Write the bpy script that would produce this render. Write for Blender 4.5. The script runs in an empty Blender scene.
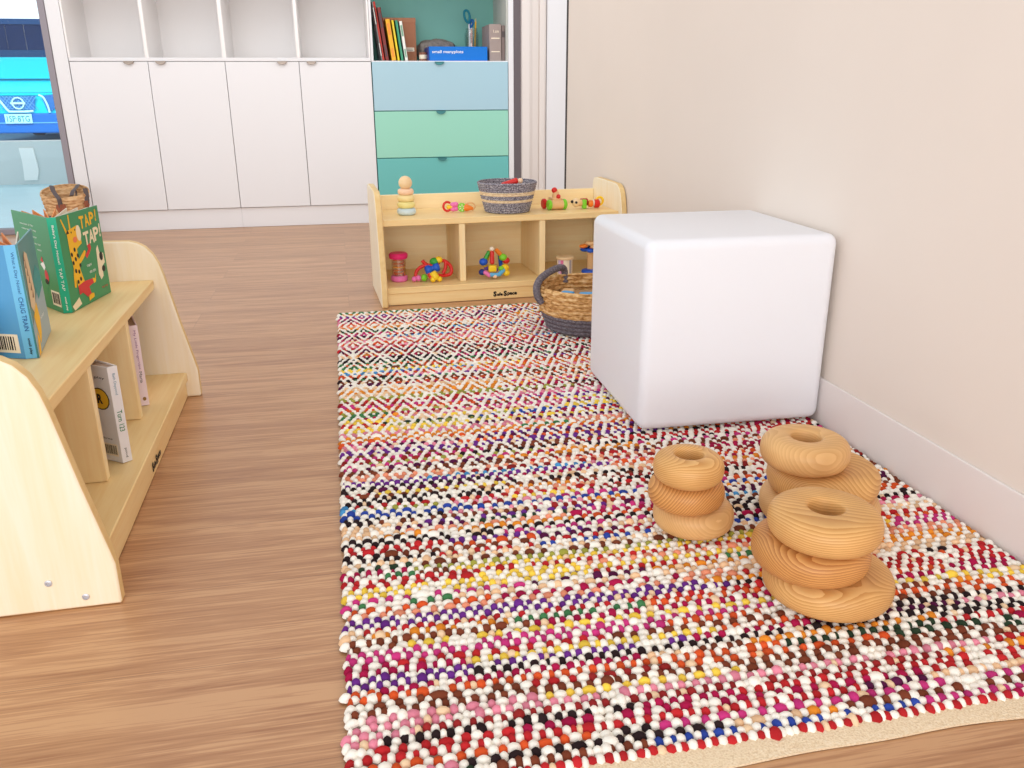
import bpy, bmesh, math, random
import numpy as np
from mathutils import Matrix, Vector
random.seed(7); rng = np.random.default_rng(11)
PI = math.pi
C = bpy.context.scene.collection
sc = bpy.context.scene

# ------------------------------------------------------------------ materials
def lin(c):
    return tuple((x/255/12.92 if x/255 <= .04045 else ((x/255+.055)/1.055)**2.4) for x in c) + (1.0,)
MATS = {}
def mat(name, rgb, rough=.5, spec=.3, metal=0, noise=0, nscale=40, bump=0, bscale=200, sss=0, stretch=None):
    if name in MATS: return MATS[name]
    m = bpy.data.materials.new(name); m.use_nodes = True; nt = m.node_tree
    b = nt.nodes['Principled BSDF']
    b.inputs['Base Color'].default_value = lin(rgb); b.inputs['Roughness'].default_value = rough
    b.inputs['Metallic'].default_value = metal; b.inputs['Specular IOR Level'].default_value = spec
    if sss: b.inputs['Subsurface Weight'].default_value = sss; b.inputs['Subsurface Radius'].default_value = (.05,.05,.05)
    if noise or bump:
        tc = nt.nodes.new('ShaderNodeTexCoord'); mp = nt.nodes.new('ShaderNodeMapping')
        nt.links.new(tc.outputs['Object'], mp.inputs[0])
        if stretch: mp.inputs['Scale'].default_value = stretch
    if noise:
        n = nt.nodes.new('ShaderNodeTexNoise'); n.inputs['Scale'].default_value = nscale; n.inputs['Detail'].default_value = 4
        nt.links.new(mp.outputs[0], n.inputs[0])
        r = nt.nodes.new('ShaderNodeValToRGB')
        c = np.array(lin(rgb)[:3])
        r.color_ramp.elements[0].position = .3; r.color_ramp.elements[1].position = .7
        r.color_ramp.elements[0].color = (*np.clip(c*(1-noise), 0, 1), 1); r.color_ramp.elements[1].color = (*np.clip(c*(1+noise), 0, 1), 1)
        nt.links.new(n.outputs['Fac'], r.inputs[0]); nt.links.new(r.outputs[0], b.inputs['Base Color'])
    if bump:
        n2 = nt.nodes.new('ShaderNodeTexNoise'); n2.inputs['Scale'].default_value = bscale
        nt.links.new(mp.outputs[0], n2.inputs[0])
        bp = nt.nodes.new('ShaderNodeBump'); bp.inputs['Strength'].default_value = bump; bp.inputs['Distance'].default_value = .01
        nt.links.new(n2.outputs['Fac'], bp.inputs['Height']); nt.links.new(bp.outputs[0], b.inputs['Normal'])
    MATS[name] = m; return m

def wood(name, light, dark, scale=(1.2, 22, 22), dist=3.5, rough=.42, axis='X', mid=.5, fine=True):
    """laminate / timber grain stretched along one axis of the object"""
    m = bpy.data.materials.new(name); m.use_nodes = True; nt = m.node_tree; L = nt.links.new
    b = nt.nodes['Principled BSDF']; b.inputs['Roughness'].default_value = rough; b.inputs['Specular IOR Level'].default_value = .3
    tc = nt.nodes.new('ShaderNodeTexCoord'); mp = nt.nodes.new('ShaderNodeMapping'); mp.inputs['Scale'].default_value = scale
    L(tc.outputs['Object'], mp.inputs[0])
    n = nt.nodes.new('ShaderNodeTexNoise'); n.inputs['Scale'].default_value = 2.2; n.inputs['Detail'].default_value = 5; n.inputs['Distortion'].default_value = dist*.25
    L(mp.outputs[0], n.inputs[0])
    n2 = nt.nodes.new('ShaderNodeTexNoise'); n2.inputs['Scale'].default_value = 9; n2.inputs['Detail'].default_value = 3
    L(mp.outputs[0], n2.inputs[0])
    mx = nt.nodes.new('ShaderNodeMath'); mx.operation = 'MULTIPLY_ADD'; mx.inputs[1].default_value = .4
    L(n2.outputs['Fac'], mx.inputs[0]); L(n.outputs['Fac'], mx.inputs[2])
    r = nt.nodes.new('ShaderNodeValToRGB'); r.color_ramp.elements[0].position = .5; r.color_ramp.elements[1].position = .9
    r.color_ramp.elements[0].color = lin(dark); r.color_ramp.elements[1].color = lin(light)
    L(mx.outputs[0], r.inputs[0]); L(r.outputs[0], b.inputs['Base Color'])
    MATS[name] = m; return m

def pine(name, light, dark, off, rot, scale=60):
    """turned pine: growth rings cut through the turned disc"""
    m = bpy.data.materials.new(name); m.use_nodes = True; nt = m.node_tree; L = nt.links.new
    b = nt.nodes['Principled BSDF']; b.inputs['Roughness'].default_value = .45; b.inputs['Specular IOR Level'].default_value = .3
    tc = nt.nodes.new('ShaderNodeTexCoord'); mp = nt.nodes.new('ShaderNodeMapping')
    mp.inputs['Location'].default_value = off; mp.inputs['Rotation'].default_value = rot
    L(tc.outputs['Object'], mp.inputs[0])
    w = nt.nodes.new('ShaderNodeTexWave'); w.wave_type = 'RINGS'; w.rings_direction = 'X'; w.wave_profile = 'SAW'
    w.inputs['Scale'].default_value = scale; w.inputs['Distortion'].default_value = 1.1; w.inputs['Detail'].default_value = 2; w.inputs['Detail Scale'].default_value = .6
    L(mp.outputs[0], w.inputs[0])
    n = nt.nodes.new('ShaderNodeTexNoise'); n.inputs['Scale'].default_value = 14; L(mp.outputs[0], n.inputs[0])
    r = nt.nodes.new('ShaderNodeValToRGB'); r.color_ramp.elements[0].position = .15; r.color_ramp.elements[1].position = .95
    r.color_ramp.elements[0].color = lin(light); r.color_ramp.elements[1].color = lin(dark)
    L(w.outputs['Fac'], r.inputs[0])
    mx = nt.nodes.new('ShaderNodeMixRGB'); mx.blend_type = 'MULTIPLY'; mx.inputs[0].default_value = .35
    L(r.outputs[0], mx.inputs[1]); r2 = nt.nodes.new('ShaderNodeValToRGB'); r2.color_ramp.elements[0].color = (.62,.5,.4,1); r2.color_ramp.elements[0].position = .35; r2.color_ramp.elements[1].position = .65
    L(n.outputs['Fac'], r2.inputs[0]); L(r2.outputs[0], mx.inputs[2]); L(mx.outputs[0], b.inputs['Base Color'])
    MATS[name] = m; return m

M = {}
M['white'] = mat('cabinet_white', (236, 236, 238), .42, .3)
M['cubby'] = mat('cubby_white', (248, 245, 243), .5)
M['seam'] = mat('seam_grey', (150, 146, 146), .8)
M['teal_back'] = mat('teal_back', (136, 200, 188), .6)
M['dr_blue'] = mat('drawer_blue', (172, 208, 222), .4)
M['dr_mint'] = mat('drawer_mint', (156, 220, 198), .4)
M['dr_teal'] = mat('drawer_teal', (112, 196, 192), .4)
M['pull'] = mat('pull_metal', (150, 138, 128), .35, .5, .7)
M['pull_teal'] = mat('pull_teal', (70, 140, 145), .4, .5, .4)
M['wall'] = mat('wall_paint', (234, 222, 211), .6, .2, noise=.012, nscale=3)
M['base'] = mat('baseboard_paint', (238, 230, 226), .45, .3)
M['frame_white'] = mat('door_frame_white', (232, 224, 218), .5)
M['frame_grey'] = mat('aluminium_grey', (150, 143, 150), .5, .4, .2)
M['dark'] = mat('dark_gap', (116, 108, 112), .7)
M['seal'] = mat('seal_dark', (70, 66, 66), .7)
M['plastic'] = mat('translucent_plastic', (239, 240, 245), .38, .35, sss=.3)
M['maple'] = wood('maple_laminate', (250, 222, 164), (242, 206, 142), (1.2, 18, 18), 3)
M['maple_b'] = wood('maple_laminate_back', (255, 236, 190), (250, 224, 172))  # same maple, lightened in colour to offset shade inside the bays
M['maple_d'] = wood('maple_laminate_divider', (253, 231, 182), (246, 216, 160), (20, 20, 1.3), 3)  # divider copy of the maple, also lightened against the bay shade
M['maple_z'] = wood('maple_laminate_upright', (250, 238, 214), (245, 229, 194), (20, 20, 1.3), 3)
M['edge'] = wood('maple_edge', (238, 208, 148), (226, 190, 128), (8, 8, 8), 2)
M['ink'] = mat('black_ink', (25, 20, 18), .6)
M['screw'] = mat('screw_metal', (205, 208, 216), .35, .5, .5)
for n, c in dict(red=(214, 40, 34), dred=(170, 28, 30), orange=(240, 130, 40), yellow=(250, 208, 40), lime=(130, 210, 50), green=(60, 165, 60), blue=(30, 90, 200),
                 navy=(30, 50, 130), sky=(100, 180, 225), pink=(235, 120, 180), magenta=(225, 40, 110), purple=(120, 90, 190), cream=(245, 232, 208), black=(25, 22, 25),
                 paleblue=(205, 225, 232), paleyellow=(240, 228, 150), paleyel2=(245, 224, 160), peach=(248, 208, 172), beech=(232, 186, 130), lightwood=(240, 208, 160)).items():
    M[n] = mat('toy_'+n, c, .35, .4)

def clear(name, rgb, mixf=.12, rough=.02):
    m = bpy.data.materials.new(name); m.use_nodes = True; nt = m.node_tree; nt.nodes.clear()
    o = nt.nodes.new('ShaderNodeOutputMaterial'); t = nt.nodes.new('ShaderNodeBsdfTransparent'); g = nt.nodes.new('ShaderNodeBsdfGlossy'); x = nt.nodes.new('ShaderNodeMixShader')
    t.inputs[0].default_value = (*rgb, 1); g.inputs['Roughness'].default_value = rough; x.inputs[0].default_value = mixf
    nt.links.new(t.outputs[0], x.inputs[1]); nt.links.new(g.outputs[0], x.inputs[2]); nt.links.new(x.outputs[0], o.inputs[0])
    MATS[name] = m; return m
M['glass'] = clear('window_glass', (.93, .985, 1), .02)
M['clear'] = clear('clear_plastic', (.97, .86, .80), .22, .15)
M['jar'] = clear('jar_glass', (.93, .95, .95), .12)

# floor: laminate planks running across the room
def floor_mat():
    m = bpy.data.materials.new('laminate_floor'); m.use_nodes = True; nt = m.node_tree; L = nt.links.new; N = nt.nodes.new
    b = nt.nodes['Principled BSDF']; b.inputs['Roughness'].default_value = .32; b.inputs['Specular IOR Level'].default_value = .65
    tc = N('ShaderNodeTexCoord')
    br = N('ShaderNodeTexBrick'); br.inputs['Scale'].default_value = 1; br.inputs['Brick Width'].default_value = 1.3; br.inputs['Row Height'].default_value = .19
    br.inputs['Mortar Size'].default_value = .0008; br.inputs['Mortar Smooth'].default_value = .2; br.offset = .37; br.inputs['Bias'].default_value = 0
    br.inputs['Color1'].default_value = (0, 0, 0, 1); br.inputs['Color2'].default_value = (1, 1, 1, 1); br.inputs['Mortar'].default_value = (.5, .5, .5, 1)
    L(tc.outputs['Object'], br.inputs[0])
    # per-plank shift of the grain
    mp = N('ShaderNodeMapping'); mp.inputs['Scale'].default_value = (1.1, 15, 1); L(tc.outputs['Object'], mp.inputs[0])
    ad = N('ShaderNodeVectorMath'); ad.operation = 'MULTIPLY_ADD'; L(br.outputs['Color'], ad.inputs[0]); ad.inputs[1].default_value = (7, 3, 5); L(mp.outputs[0], ad.inputs[2])
    n = N('ShaderNodeTexNoise'); n.inputs['Scale'].default_value = 1.6; n.inputs['Detail'].default_value = 7; n.inputs['Roughness'].default_value = .62; n.inputs['Distortion'].default_value = .9
    L(ad.outputs[0], n.inputs[0])
    mp2 = N('ShaderNodeMapping'); mp2.inputs['Scale'].default_value = (5, 170, 1); L(tc.outputs['Object'], mp2.inputs[0])
    n2 = N('ShaderNodeTexNoise'); n2.inputs['Scale'].default_value = 1.5; n2.inputs['Detail'].default_value = 5; n2.inputs['Distortion'].default_value = .6; L(mp2.outputs[0], n2.inputs[0])
    mx = N('ShaderNodeMath'); mx.operation = 'MULTIPLY_ADD'; mx.inputs[1].default_value = .80; L(n2.outputs['Fac'], mx.inputs[0]); L(n.outputs['Fac'], mx.inputs[2])
    r = N('ShaderNodeValToRGB'); e = r.color_ramp.elements
    e[0].position = .66; e[0].color = lin((162, 110, 72)); e[1].position = 1.0; e[1].color = lin((206, 158, 114))
    k = r.color_ramp.elements.new(.86); k.color = lin((186, 136, 94)); k = r.color_ramp.elements.new(.94); k.color = lin((194, 144, 102))
    L(mx.outputs[0], r.inputs[0])
    hs = N('ShaderNodeMixRGB'); hs.blend_type = 'MULTIPLY'; hs.inputs[0].default_value = 1
    r2 = N('ShaderNodeValToRGB'); r2.color_ramp.elements[0].color = (.93, .92, .91, 1); r2.color_ramp.elements[1].color = (1, 1, 1, 1); L(br.outputs['Color'], r2.inputs[0])
    L(r.outputs[0], hs.inputs[1]); L(r2.outputs[0], hs.inputs[2])
    mo = N('ShaderNodeMixRGB'); mo.inputs[2].default_value = lin((140, 98, 70)); L(hs.outputs[0], mo.inputs[1])
    fm = N('ShaderNodeMath'); fm.operation = 'MULTIPLY'; fm.inputs[1].default_value = .55; L(br.outputs['Fac'], fm.inputs[0]); L(fm.outputs[0], mo.inputs[0])
    L(mo.outputs[0], b.inputs['Base Color'])
    bp = N('ShaderNodeBump'); bp.inputs['Strength'].default_value = .06; bp.inputs['Distance'].default_value = .004; L(n2.outputs['Fac'], bp.inputs['Height']); L(bp.outputs[0], b.inputs['Normal'])
    return m
M['floor'] = floor_mat()

def woven(name, cols, sx, sz, bump=.6, speck=False):
    """plaited fibre: short streaks of several tones"""
    m = bpy.data.materials.new(name); m.use_nodes = True; nt = m.node_tree; L = nt.links.new; N = nt.nodes.new
    b = nt.nodes['Principled BSDF']; b.inputs['Roughness'].default_value = .8; b.inputs['Specular IOR Level'].default_value = .15
    tc = N('ShaderNodeTexCoord'); mp = N('ShaderNodeMapping'); mp.inputs['Scale'].default_value = (sx, sx, sz); L(tc.outputs['Object'], mp.inputs[0])
    n = N('ShaderNodeTexNoise'); n.inputs['Scale'].default_value = 1; n.inputs['Detail'].default_value = 3; L(mp.outputs[0], n.inputs[0])
    r = N('ShaderNodeValToRGB'); el = r.color_ramp.elements
    pos = np.linspace(.3, .7, len(cols)); el[0].position = pos[0]; el[0].color = lin(cols[0]); el[1].position = pos[-1]; el[1].color = lin(cols[-1])
    for p, c in list(zip(pos, cols))[1:-1]: q = el.new(p); q.color = lin(c)
    L(n.outputs['Fac'], r.inputs[0]); L(r.outputs[0], b.inputs['Base Color'])
    bp = N('ShaderNodeBump'); bp.inputs['Strength'].default_value = bump; bp.inputs['Distance'].default_value = .004
    L(n.outputs['Fac'], bp.inputs['Height']); L(bp.outputs[0], b.inputs['Normal'])
    MATS[name] = m; return m
M['straw'] = woven('straw', [(140, 92, 48), (196, 146, 88), (224, 180, 122), (240, 208, 158)], 60, 190)
M['straw2'] = woven('straw_pale', [(170, 120, 80), (216, 172, 124), (236, 204, 160)], 40, 120)
M['rope_grey'] = woven('rope_grey', [(82, 76, 82), (112, 105, 112), (140, 131, 137)], 150, 300)
M['grey_speck'] = woven('grey_speckled', [(64, 60, 70), (116, 112, 122), (164, 160, 168), (214, 208, 208)], 220, 330)
M['jute'] = woven('cream_jute', [(206, 178, 140), (234, 210, 172), (244, 226, 194)], 120, 260)
M['leather'] = mat('brown_leather', (150, 84, 56), .5, .3, noise=.2, nscale=60)
M['strap'] = mat('dark_strap', (96, 86, 86), .6)
M['hem'] = woven('beige_tape', [(222, 196, 160), (236, 214, 180), (244, 226, 198)], 400, 400, .5)

# ------------------------------------------------------------------ mesh builder
class MB:
    def __init__(s): s.v = []; s.f = []; s.m = []; s.mats = []; s.flat = []
    def mi(s, m):
        if m not in s.mats: s.mats.append(m)
        return s.mats.index(m)
    def add(s, v, f, m, T=None):
        k = len(s.v); i = s.mi(m)
        for p in v: s.v.append(tuple(T @ Vector(p)) if T is not None else tuple(p))
        for q in f: s.f.append(tuple(a+k for a in q)); s.m.append(i)
        return s
    def box(s, x0, x1, y0, y1, z0, z1, m, T=None):
        v = [(x, y, z) for x in (x0, x1) for y in (y0, y1) for z in (z0, z1)]
        return s.add(v, [(0,1,3,2),(4,6,7,5),(0,4,5,1),(2,3,7,6),(0,2,6,4),(1,5,7,3)], m, T)
    def prism(s, poly, a, b, m, T=None, ax='z'):
        """polygon in a plane, extruded a..b along ax"""
        def P(u, w, h): return (u, w, h) if ax == 'z' else ((h, u, w) if ax == 'x' else (u, h, w))
        ar = sum(poly[i][0]*poly[(i+1) % len(poly)][1]-poly[(i+1) % len(poly)][0]*poly[i][1] for i in range(len(poly)))
        if (ar < 0) != (ax == 'y'): poly = poly[::-1]
        n = len(poly); v = [P(u, w, a) for u, w in poly]+[P(u, w, b) for u, w in poly]
        f = [tuple(range(n))[::-1], tuple(range(n, 2*n))]+[(i, (i+1) % n, (i+1) % n+n, i+n) for i in range(n)]
        return s.add(v, f, m, T)
    def lathe(s, prof, m, T=None, seg=32, closed=False, mfun=None):
        """profile of (r, z) turned about z"""
        v = []; f = []; n = len(prof)
        for r, z in prof:
            for k in range(seg): a = 2*PI*k/seg; v.append((r*math.cos(a), r*math.sin(a), z))
        k0 = len(s.v)
        for i in range(n if closed else n-1):
            j = (i+1) % n
            for k in range(seg): l = (k+1) % seg; f.append((i*seg+k, i*seg+l, j*seg+l, j*seg+k))
        if not closed:
            if prof[0][0] > 1e-6: f.append(tuple(range(seg))[::-1])
            if prof[-1][0] > 1e-6: f.append(tuple((n-1)*seg+k for k in range(seg)))
        s.add(v, f, m, T)
        if mfun:
            nf = len(f)
            for q in range(nf):
                i = q//seg
                if i < n: s.m[len(s.m)-nf+q] = s.mi(mfun(prof[min(i, n-1)]))
        return s
    def cyl(s, r, h, m, T=None, seg=24, e=.12):
        b = min(r, h)*e
        return s.lathe([(r-b, 0), (r, b), (r, h-b), (r-b, h)], m, T, seg)
    def ball(s, r, m, T=None, sz=1, seg=20):
        return s.lathe([(max(1e-7, r*math.sin(PI*i/12)), -r*sz*math.cos(PI*i/12)) for i in range(13)], m, T, seg)
    def tube(s, pts, r, m, T=None, seg=10, closed=False, flat=1):
        pts = [Vector(p) for p in pts]; n = len(pts); v = []; f = []; up = Vector((0, 0, 1)); N0 = None
        for i, p in enumerate(pts):
            t = (pts[(i+1) % n]-pts[i-1]) if closed else (pts[min(i+1, n-1)]-pts[max(i-1, 0)]); t.normalize()
            if N0 is None:
                N0 = t.orthogonal().normalized() if abs(t.dot(up)) > .95 else t.cross(up).normalized()
            N0 = (N0-t*N0.dot(t)).normalized(); B = t.cross(N0)
            rr = r[i] if isinstance(r, (list, tuple)) else r
            for k in range(seg): a = 2*PI*k/seg; v.append(p+N0*rr*math.cos(a)+B*rr*flat*math.sin(a))
        for i in range(n if closed else n-1):
            j = (i+1) % n
            for k in range(seg): l = (k+1) % seg; f.append((i*seg+k, i*seg+l, j*seg+l, j*seg+k))
        if not closed: f.append(tuple(range(seg))[::-1]); f.append(tuple((n-1)*seg+k for k in range(seg)))
        return s.add(v, f, m, T)
    def text(s, txt, x, y, w, h, m, T=None, rot=0, bold=0, n=.0005):
        """flat lettering fitted to a w x h box centred on x, y"""
        cu = bpy.data.curves.new('t', 'FONT'); cu.body = txt; cu.size = 1; cu.offset = bold; cu.resolution_u = 3
        ob = bpy.data.objects.new('t', cu); C.objects.link(ob)
        me = bpy.data.meshes.new_from_object(ob.evaluated_get(bpy.context.evaluated_depsgraph_get()))
        vs = np.array([q.co[:] for q in me.vertices]); fs = [tuple(p.vertices) for p in me.polygons]
        bpy.data.objects.remove(ob); bpy.data.curves.remove(cu); bpy.data.meshes.remove(me)
        lo = vs.min(0); hi = vs.max(0); q = (vs-(lo+hi)/2)/np.maximum(hi-lo, 1e-6)*np.array([w, h, 0])
        c, d = math.cos(rot), math.sin(rot)
        return s.add([(x+p[0]*c-p[1]*d, y+p[0]*d+p[1]*c, n) for p in q], fs, m, T)
    def poly(s, pts, m, T=None, n=.0004):
        ar = sum(pts[i][0]*pts[(i+1) % len(pts)][1]-pts[(i+1) % len(pts)][0]*pts[i][1] for i in range(len(pts)))
        if ar < 0: pts = pts[::-1]
        return s.add([(x, y, n) for x, y in pts], [tuple(range(len(pts)))], m, T)
    def oval(s, x, y, a, b, m, T=None, n=.0005, rot=0, k=16):
        return s.poly([(x+a*math.cos(t)*math.cos(rot)-b*math.sin(t)*math.sin(rot), y+a*math.cos(t)*math.sin(rot)+b*math.sin(t)*math.cos(rot)) for t in [2*PI*i/k for i in range(k)]], m, T, n)
    def build(s, name, parent=None, bevel=0, seg=2, smooth=35, loc=None):
        me = bpy.data.meshes.new(name); me.from_pydata(s.v, [], s.f)
        for m in s.mats: me.materials.append(m)
        me.polygons.foreach_set('material_index', s.m)
        if smooth:
            me.polygons.foreach_set('use_smooth', [True]*len(me.polygons)); me.set_sharp_from_angle(angle=math.radians(smooth))
        me.update(); o = bpy.data.objects.new(name, me); C.objects.link(o)
        if parent: o.parent = parent
        if loc: o.location = loc
        if bevel:
            md = o.modifiers.new('bevel', 'BEVEL'); md.width = bevel; md.segments = seg; md.limit_method = 'ANGLE'; md.angle_limit = math.radians(40); md.harden_normals = False
        return o

def tag(o, label=None, cat=None, group=None, kind=None):
    if label: o['label'] = label
    if cat: o['category'] = cat
    if group: o['group'] = group
    if kind: o['kind'] = kind
    return o
def thing(name, label, cat, loc=(0, 0, 0), rz=0, group=None):
    o = bpy.data.objects.new(name, None); C.objects.link(o); o.empty_display_size = .02
    o.location = loc; o.rotation_euler = (0, 0, rz); return tag(o, label, cat, group)
def T(x=0, y=0, z=0, rx=0, ry=0, rz=0):
    return Matrix.Translation((x, y, z)) @ Matrix.Rotation(rz, 4, 'Z') @ Matrix.Rotation(ry, 4, 'Y') @ Matrix.Rotation(rx, 4, 'X')
def along(p, q):
    """frame with z from p to q"""
    p = Vector(p); q = Vector(q); return Matrix.Translation(p) @ (q-p).to_track_quat('Z', 'Y').to_matrix().to_4x4(), (q-p).length
def frame(o, X, n=None):
    """panel frame: u along X, v up, n outwards"""
    X = Vector((X[0], X[1], 0)).normalized(); U = Vector((0, 0, 1)); N = X.cross(U)
    return Matrix(((X.x, U.x, N.x, o[0]), (X.y, U.y, N.y, o[1]), (X.z, U.z, N.z, o[2]), (0, 0, 0, 1)))
def curve(pts, n=8, closed=False):
    """Catmull-Rom through points"""
    P = [Vector(p) for p in pts]; out = []; k = len(P); rngi = range(k if closed else k-1)
    for i in rngi:
        g = (lambda j: P[j % k]) if closed else (lambda j: P[max(0, min(k-1, j))])
        a, b, c, d = g(i-1), g(i), g(i+1), g(i+2)
        for j in range(n):
            t = j/n; out.append(.5*((2*b)+(c-a)*t+(2*a-5*b+4*c-d)*t*t+(3*b-a-3*c+d)*t**3))
    if not closed: out.append(P[-1])
    return out
def struct(name, mb, **k):
    o = mb.build(name, **k); o['kind'] = 'structure'; return o

# ------------------------------------------------------------------ the setting
YC = 4.782
XW = .992
struct('floor', MB().box(-3.6, 2.4, -1.2, 4.86, -.06, 0, M['floor']), smooth=0)
struct('wall_right', MB().box(XW, XW+.09, -1.2, 3.727, 0, 2.5, M['wall']), smooth=0)
struct('baseboard_right', MB().box(XW-.007, XW-.0005, -1.2, 3.727, 0, .104, M['base']), bevel=.002, smooth=0)
struct('wall_back', MB().box(-1.40, 2.4, 5.23, 5.30, 0, 2.5, M['wall']), smooth=0)
# window with its grey aluminium frame, left of the cupboards
wf = bpy.data.objects.new('window_1', None); C.objects.link(wf); wf['kind'] = 'structure'
MB().box(-3.6, -1.372, 4.826, 4.832, .03, 2.4, M['glass']).build('pane', wf, smooth=0)
g = MB(); g.box(-1.373, -1.342, 4.775, 4.86, 0, 2.45, M['frame_grey']); g.box(-3.6, -1.373, 4.80, 4.86, 0, .03, M['frame_grey']); g.box(-3.6, -1.373, 4.80, 4.86, 2.4, 2.45, M['frame_grey'])
g.build('window_frame', wf, bevel=.003)
# door frame and door leaf seen past the end of the wall
dr = bpy.data.objects.new('door_1', None); C.objects.link(dr); dr['kind'] = 'structure'
g = MB(); g.box(1.010, 1.055, 4.76, 4.90, 0, 2.3, M['frame_white']); g.box(1.055, 1.066, 4.775, 4.90, 0, 2.3, M['frame_white']); g.box(1.066, 1.112, 4.79, 4.90, 0, 2.3, M['frame_white']); g.box(1.112, 1.142, 4.78, 4.90, 0, 2.3, M['frame_white']); g.box(1.142, 1.154, 4.80, 4.90, 0, 2.3, M['frame_white'])
g.build('door_frame', dr, bevel=.003)
MB().box(1.158, 1.99, 4.80, 4.845, .005, 2.25, M['white']).build('door_leaf', dr, bevel=.003)
struct('trim_1', MB().box(.968, 1.010, 4.79, 4.90, 0, 2.3, M['dark']), smooth=0)
struct('trim_2', MB().box(XW-.004, XW+.094, 3.727, 3.742, 0, 2.5, M['seal']), smooth=0)  # thin dark strip across the end face of the wall
# outside
struct('terrace', MB().box(-6, .5, 4.86, 7.65, -.06, -.005, mat('terrace_paving', (196, 234, 246), .3, .5, noise=.04, nscale=4)), smooth=0)
struct('road', MB().box(-16, 4, 7.8, 22, -.1, -.02, mat('road_grey', (120, 165, 195), .5)), smooth=0)
struct('garden_wall', MB().box(-6, .5, 7.65, 7.80, -.05, .335, mat('render_grey', (212, 218, 218), .7, noise=.02, nscale=3)), bevel=.006)
fm = mat('fence_navy', (14, 42, 92), .8, noise=.15, nscale=2)
g = MB()
for i in range(60): g.box(-16+i*.33, -16+i*.33+.32, 19.0, 19.03, 1.45, 2.02, fm)
g.box(-16, 4, 18.98, 19.05, -.1, 1.50, mat('fence_slate', (30, 76, 124), .8)); g.box(-16, 4, 18.97, 19.06, 1.96, 2.06, mat('fence_rail', (20, 74, 130), .6))
struct('fence', g, smooth=0)
o = MB().prism([(-.058, -.128), (.040, -.128), (.062, -.05), (.050, .128), (-.058, .128), (-.050, .02)], 7.632, 7.648, mat('cover_plate_white', (248, 248, 246), .5), ax='y').build('cover_plate', bevel=.003, loc=(-2.46, 0, .155)); tag(o, 'pale white cover plate on the low grey wall outside the window', 'plate')  # solid pale patch standing in for a reflection in the window glass

# ------------------------------------------------------------------ built-in cupboards along the back
xs = [-1.2738, -.9068, -.5352, -.1675, .2023, .9385]
ZB, ZT = .107, .844
def pull(mb_parent, x, m, z=ZT):
    pts = [(x+.025*math.cos(a), z-.0165*math.sin(a)) for a in [PI*i/12 for i in range(13)]]
    g = MB(); g.prism(pts, YC-.012, YC-.003, m, ax='y'); g.box(x-.025, x+.025, YC-.016, YC-.001, z-.004, z+.0005, m)
    return g.build('pull', mb_parent, bevel=.001)
def cupboard(a, b, mid, pulls, label, endpanel):
    t = thing('cupboard', label, 'cupboard', ((a+b)/2, YC, 0)); bx = t.location.x
    def P(name, g, **k):
        o = g.build(name, t, **k); o.location = (-bx, -YC, 0); return o
    g = MB(); g.box(a, b, YC+.020, YC+.42, ZB, ZT, M['seam']); P('carcass', g, smooth=0)
    g = MB(); g.box(a, b, YC+.012, YC+.40, 0, ZB-.003, M['white']); P('plinth', g, bevel=.002)
    for (p, q), px in zip(((a, mid), (mid, b)), pulls):
        g = MB(); g.box(p+.0014, q-.0014, YC, YC+.018, ZB, ZT-.0025, M['white']); d = P('door', g, bevel=.0015)
        h = pull(d, px, M['pull'])
    g = MB(); g.box(a, b, YC, YC+.42, ZT, ZT+.017, M['white']); P('worktop_shelf', g, bevel=.0015)
    g = MB(); g.box(a, b, YC+.40, YC+.42, ZT+.017, 1.262, M['cubby']); P('back_panel', g, smooth=0)
    for x in (a, mid, b):
        x0, x1 = (x, x+.009) if x == a else ((x-.009, x) if x == b else (x-.008, x+.008))
        g = MB(); g.box(x0, x1, YC, YC+.40, ZT+.017, 1.262, M['cubby']); P('upright', g, smooth=0)
    g = MB(); g.box(a, b, YC, YC+.42, 1.262, 1.28, M['white']); P('top_panel', g, bevel=.0015)
    if endpanel:
        g = MB(); g.box(-1.340, a-.002, YC-.004, YC+.42, 0, 1.28, M['white']); P('end_panel', g, bevel=.002)
    return t
cupboard(xs[0], xs[2], xs[1], (-.996, -.845), 'white two-door cupboard with open cubbies, beside the window', True)
cupboard(xs[2], xs[4], xs[3], (-.253, -.104), 'white two-door cupboard with open cubbies, next to the teal drawers', False)
# drawer unit
du = thing('drawer_unit', 'tall unit with pale blue, mint and teal drawers under an open teal shelf', 'drawer unit', (.57, YC, 0))
def DP(name, g, parent=None, **k):
    o = g.build(name, parent or du, **k)
    if parent is None: o.location = (-.57, -YC, 0)
    return o
a, b = xs[4]+.002, xs[5]
DP('carcass', MB().box(a, b, YC+.020, YC+.42, ZB, ZT-.004, mat('teal_seam', (70, 140, 140), .8)), smooth=0)
DP('plinth', MB().box(a, b+.029, YC+.012, YC+.40, 0, ZB-.003, M['white']), bevel=.002)
zz = [ZT, .594, .3487, ZB]
for i, mm in enumerate(('dr_blue', 'dr_mint', 'dr_teal')):
    d = DP('drawer', MB().box(a+.002, b-.002, YC, YC+.018, zz[i+1]+.002, zz[i]-.002, M[mm]), bevel=.0015)
    pull(d, .563, M['pull_teal'], zz[i]-.002)
DP('shelf_board', MB().box(a, b, YC+.002, YC+.42, ZT-.003, ZT+.003, M['white']), smooth=0)
DP('back_panel', MB().box(a, b, YC+.40, YC+.42, ZT+.003, 1.262, M['teal_back']), smooth=0)
DP('side_panel', MB().box(a, a+.012, YC, YC+.40, ZT+.003, 1.28, M['white']), smooth=0)
DP('side_panel', MB().box(b+.001, b+.029, YC-.004, YC+.42, 0, 1.28, M['white']), smooth=0, bevel=.002)
DP('side_lining', MB().box(b-.008, b, YC+.004, YC+.40, ZT+.003, 1.262, mat('lining', (206, 208, 200), .6)), smooth=0)
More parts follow.
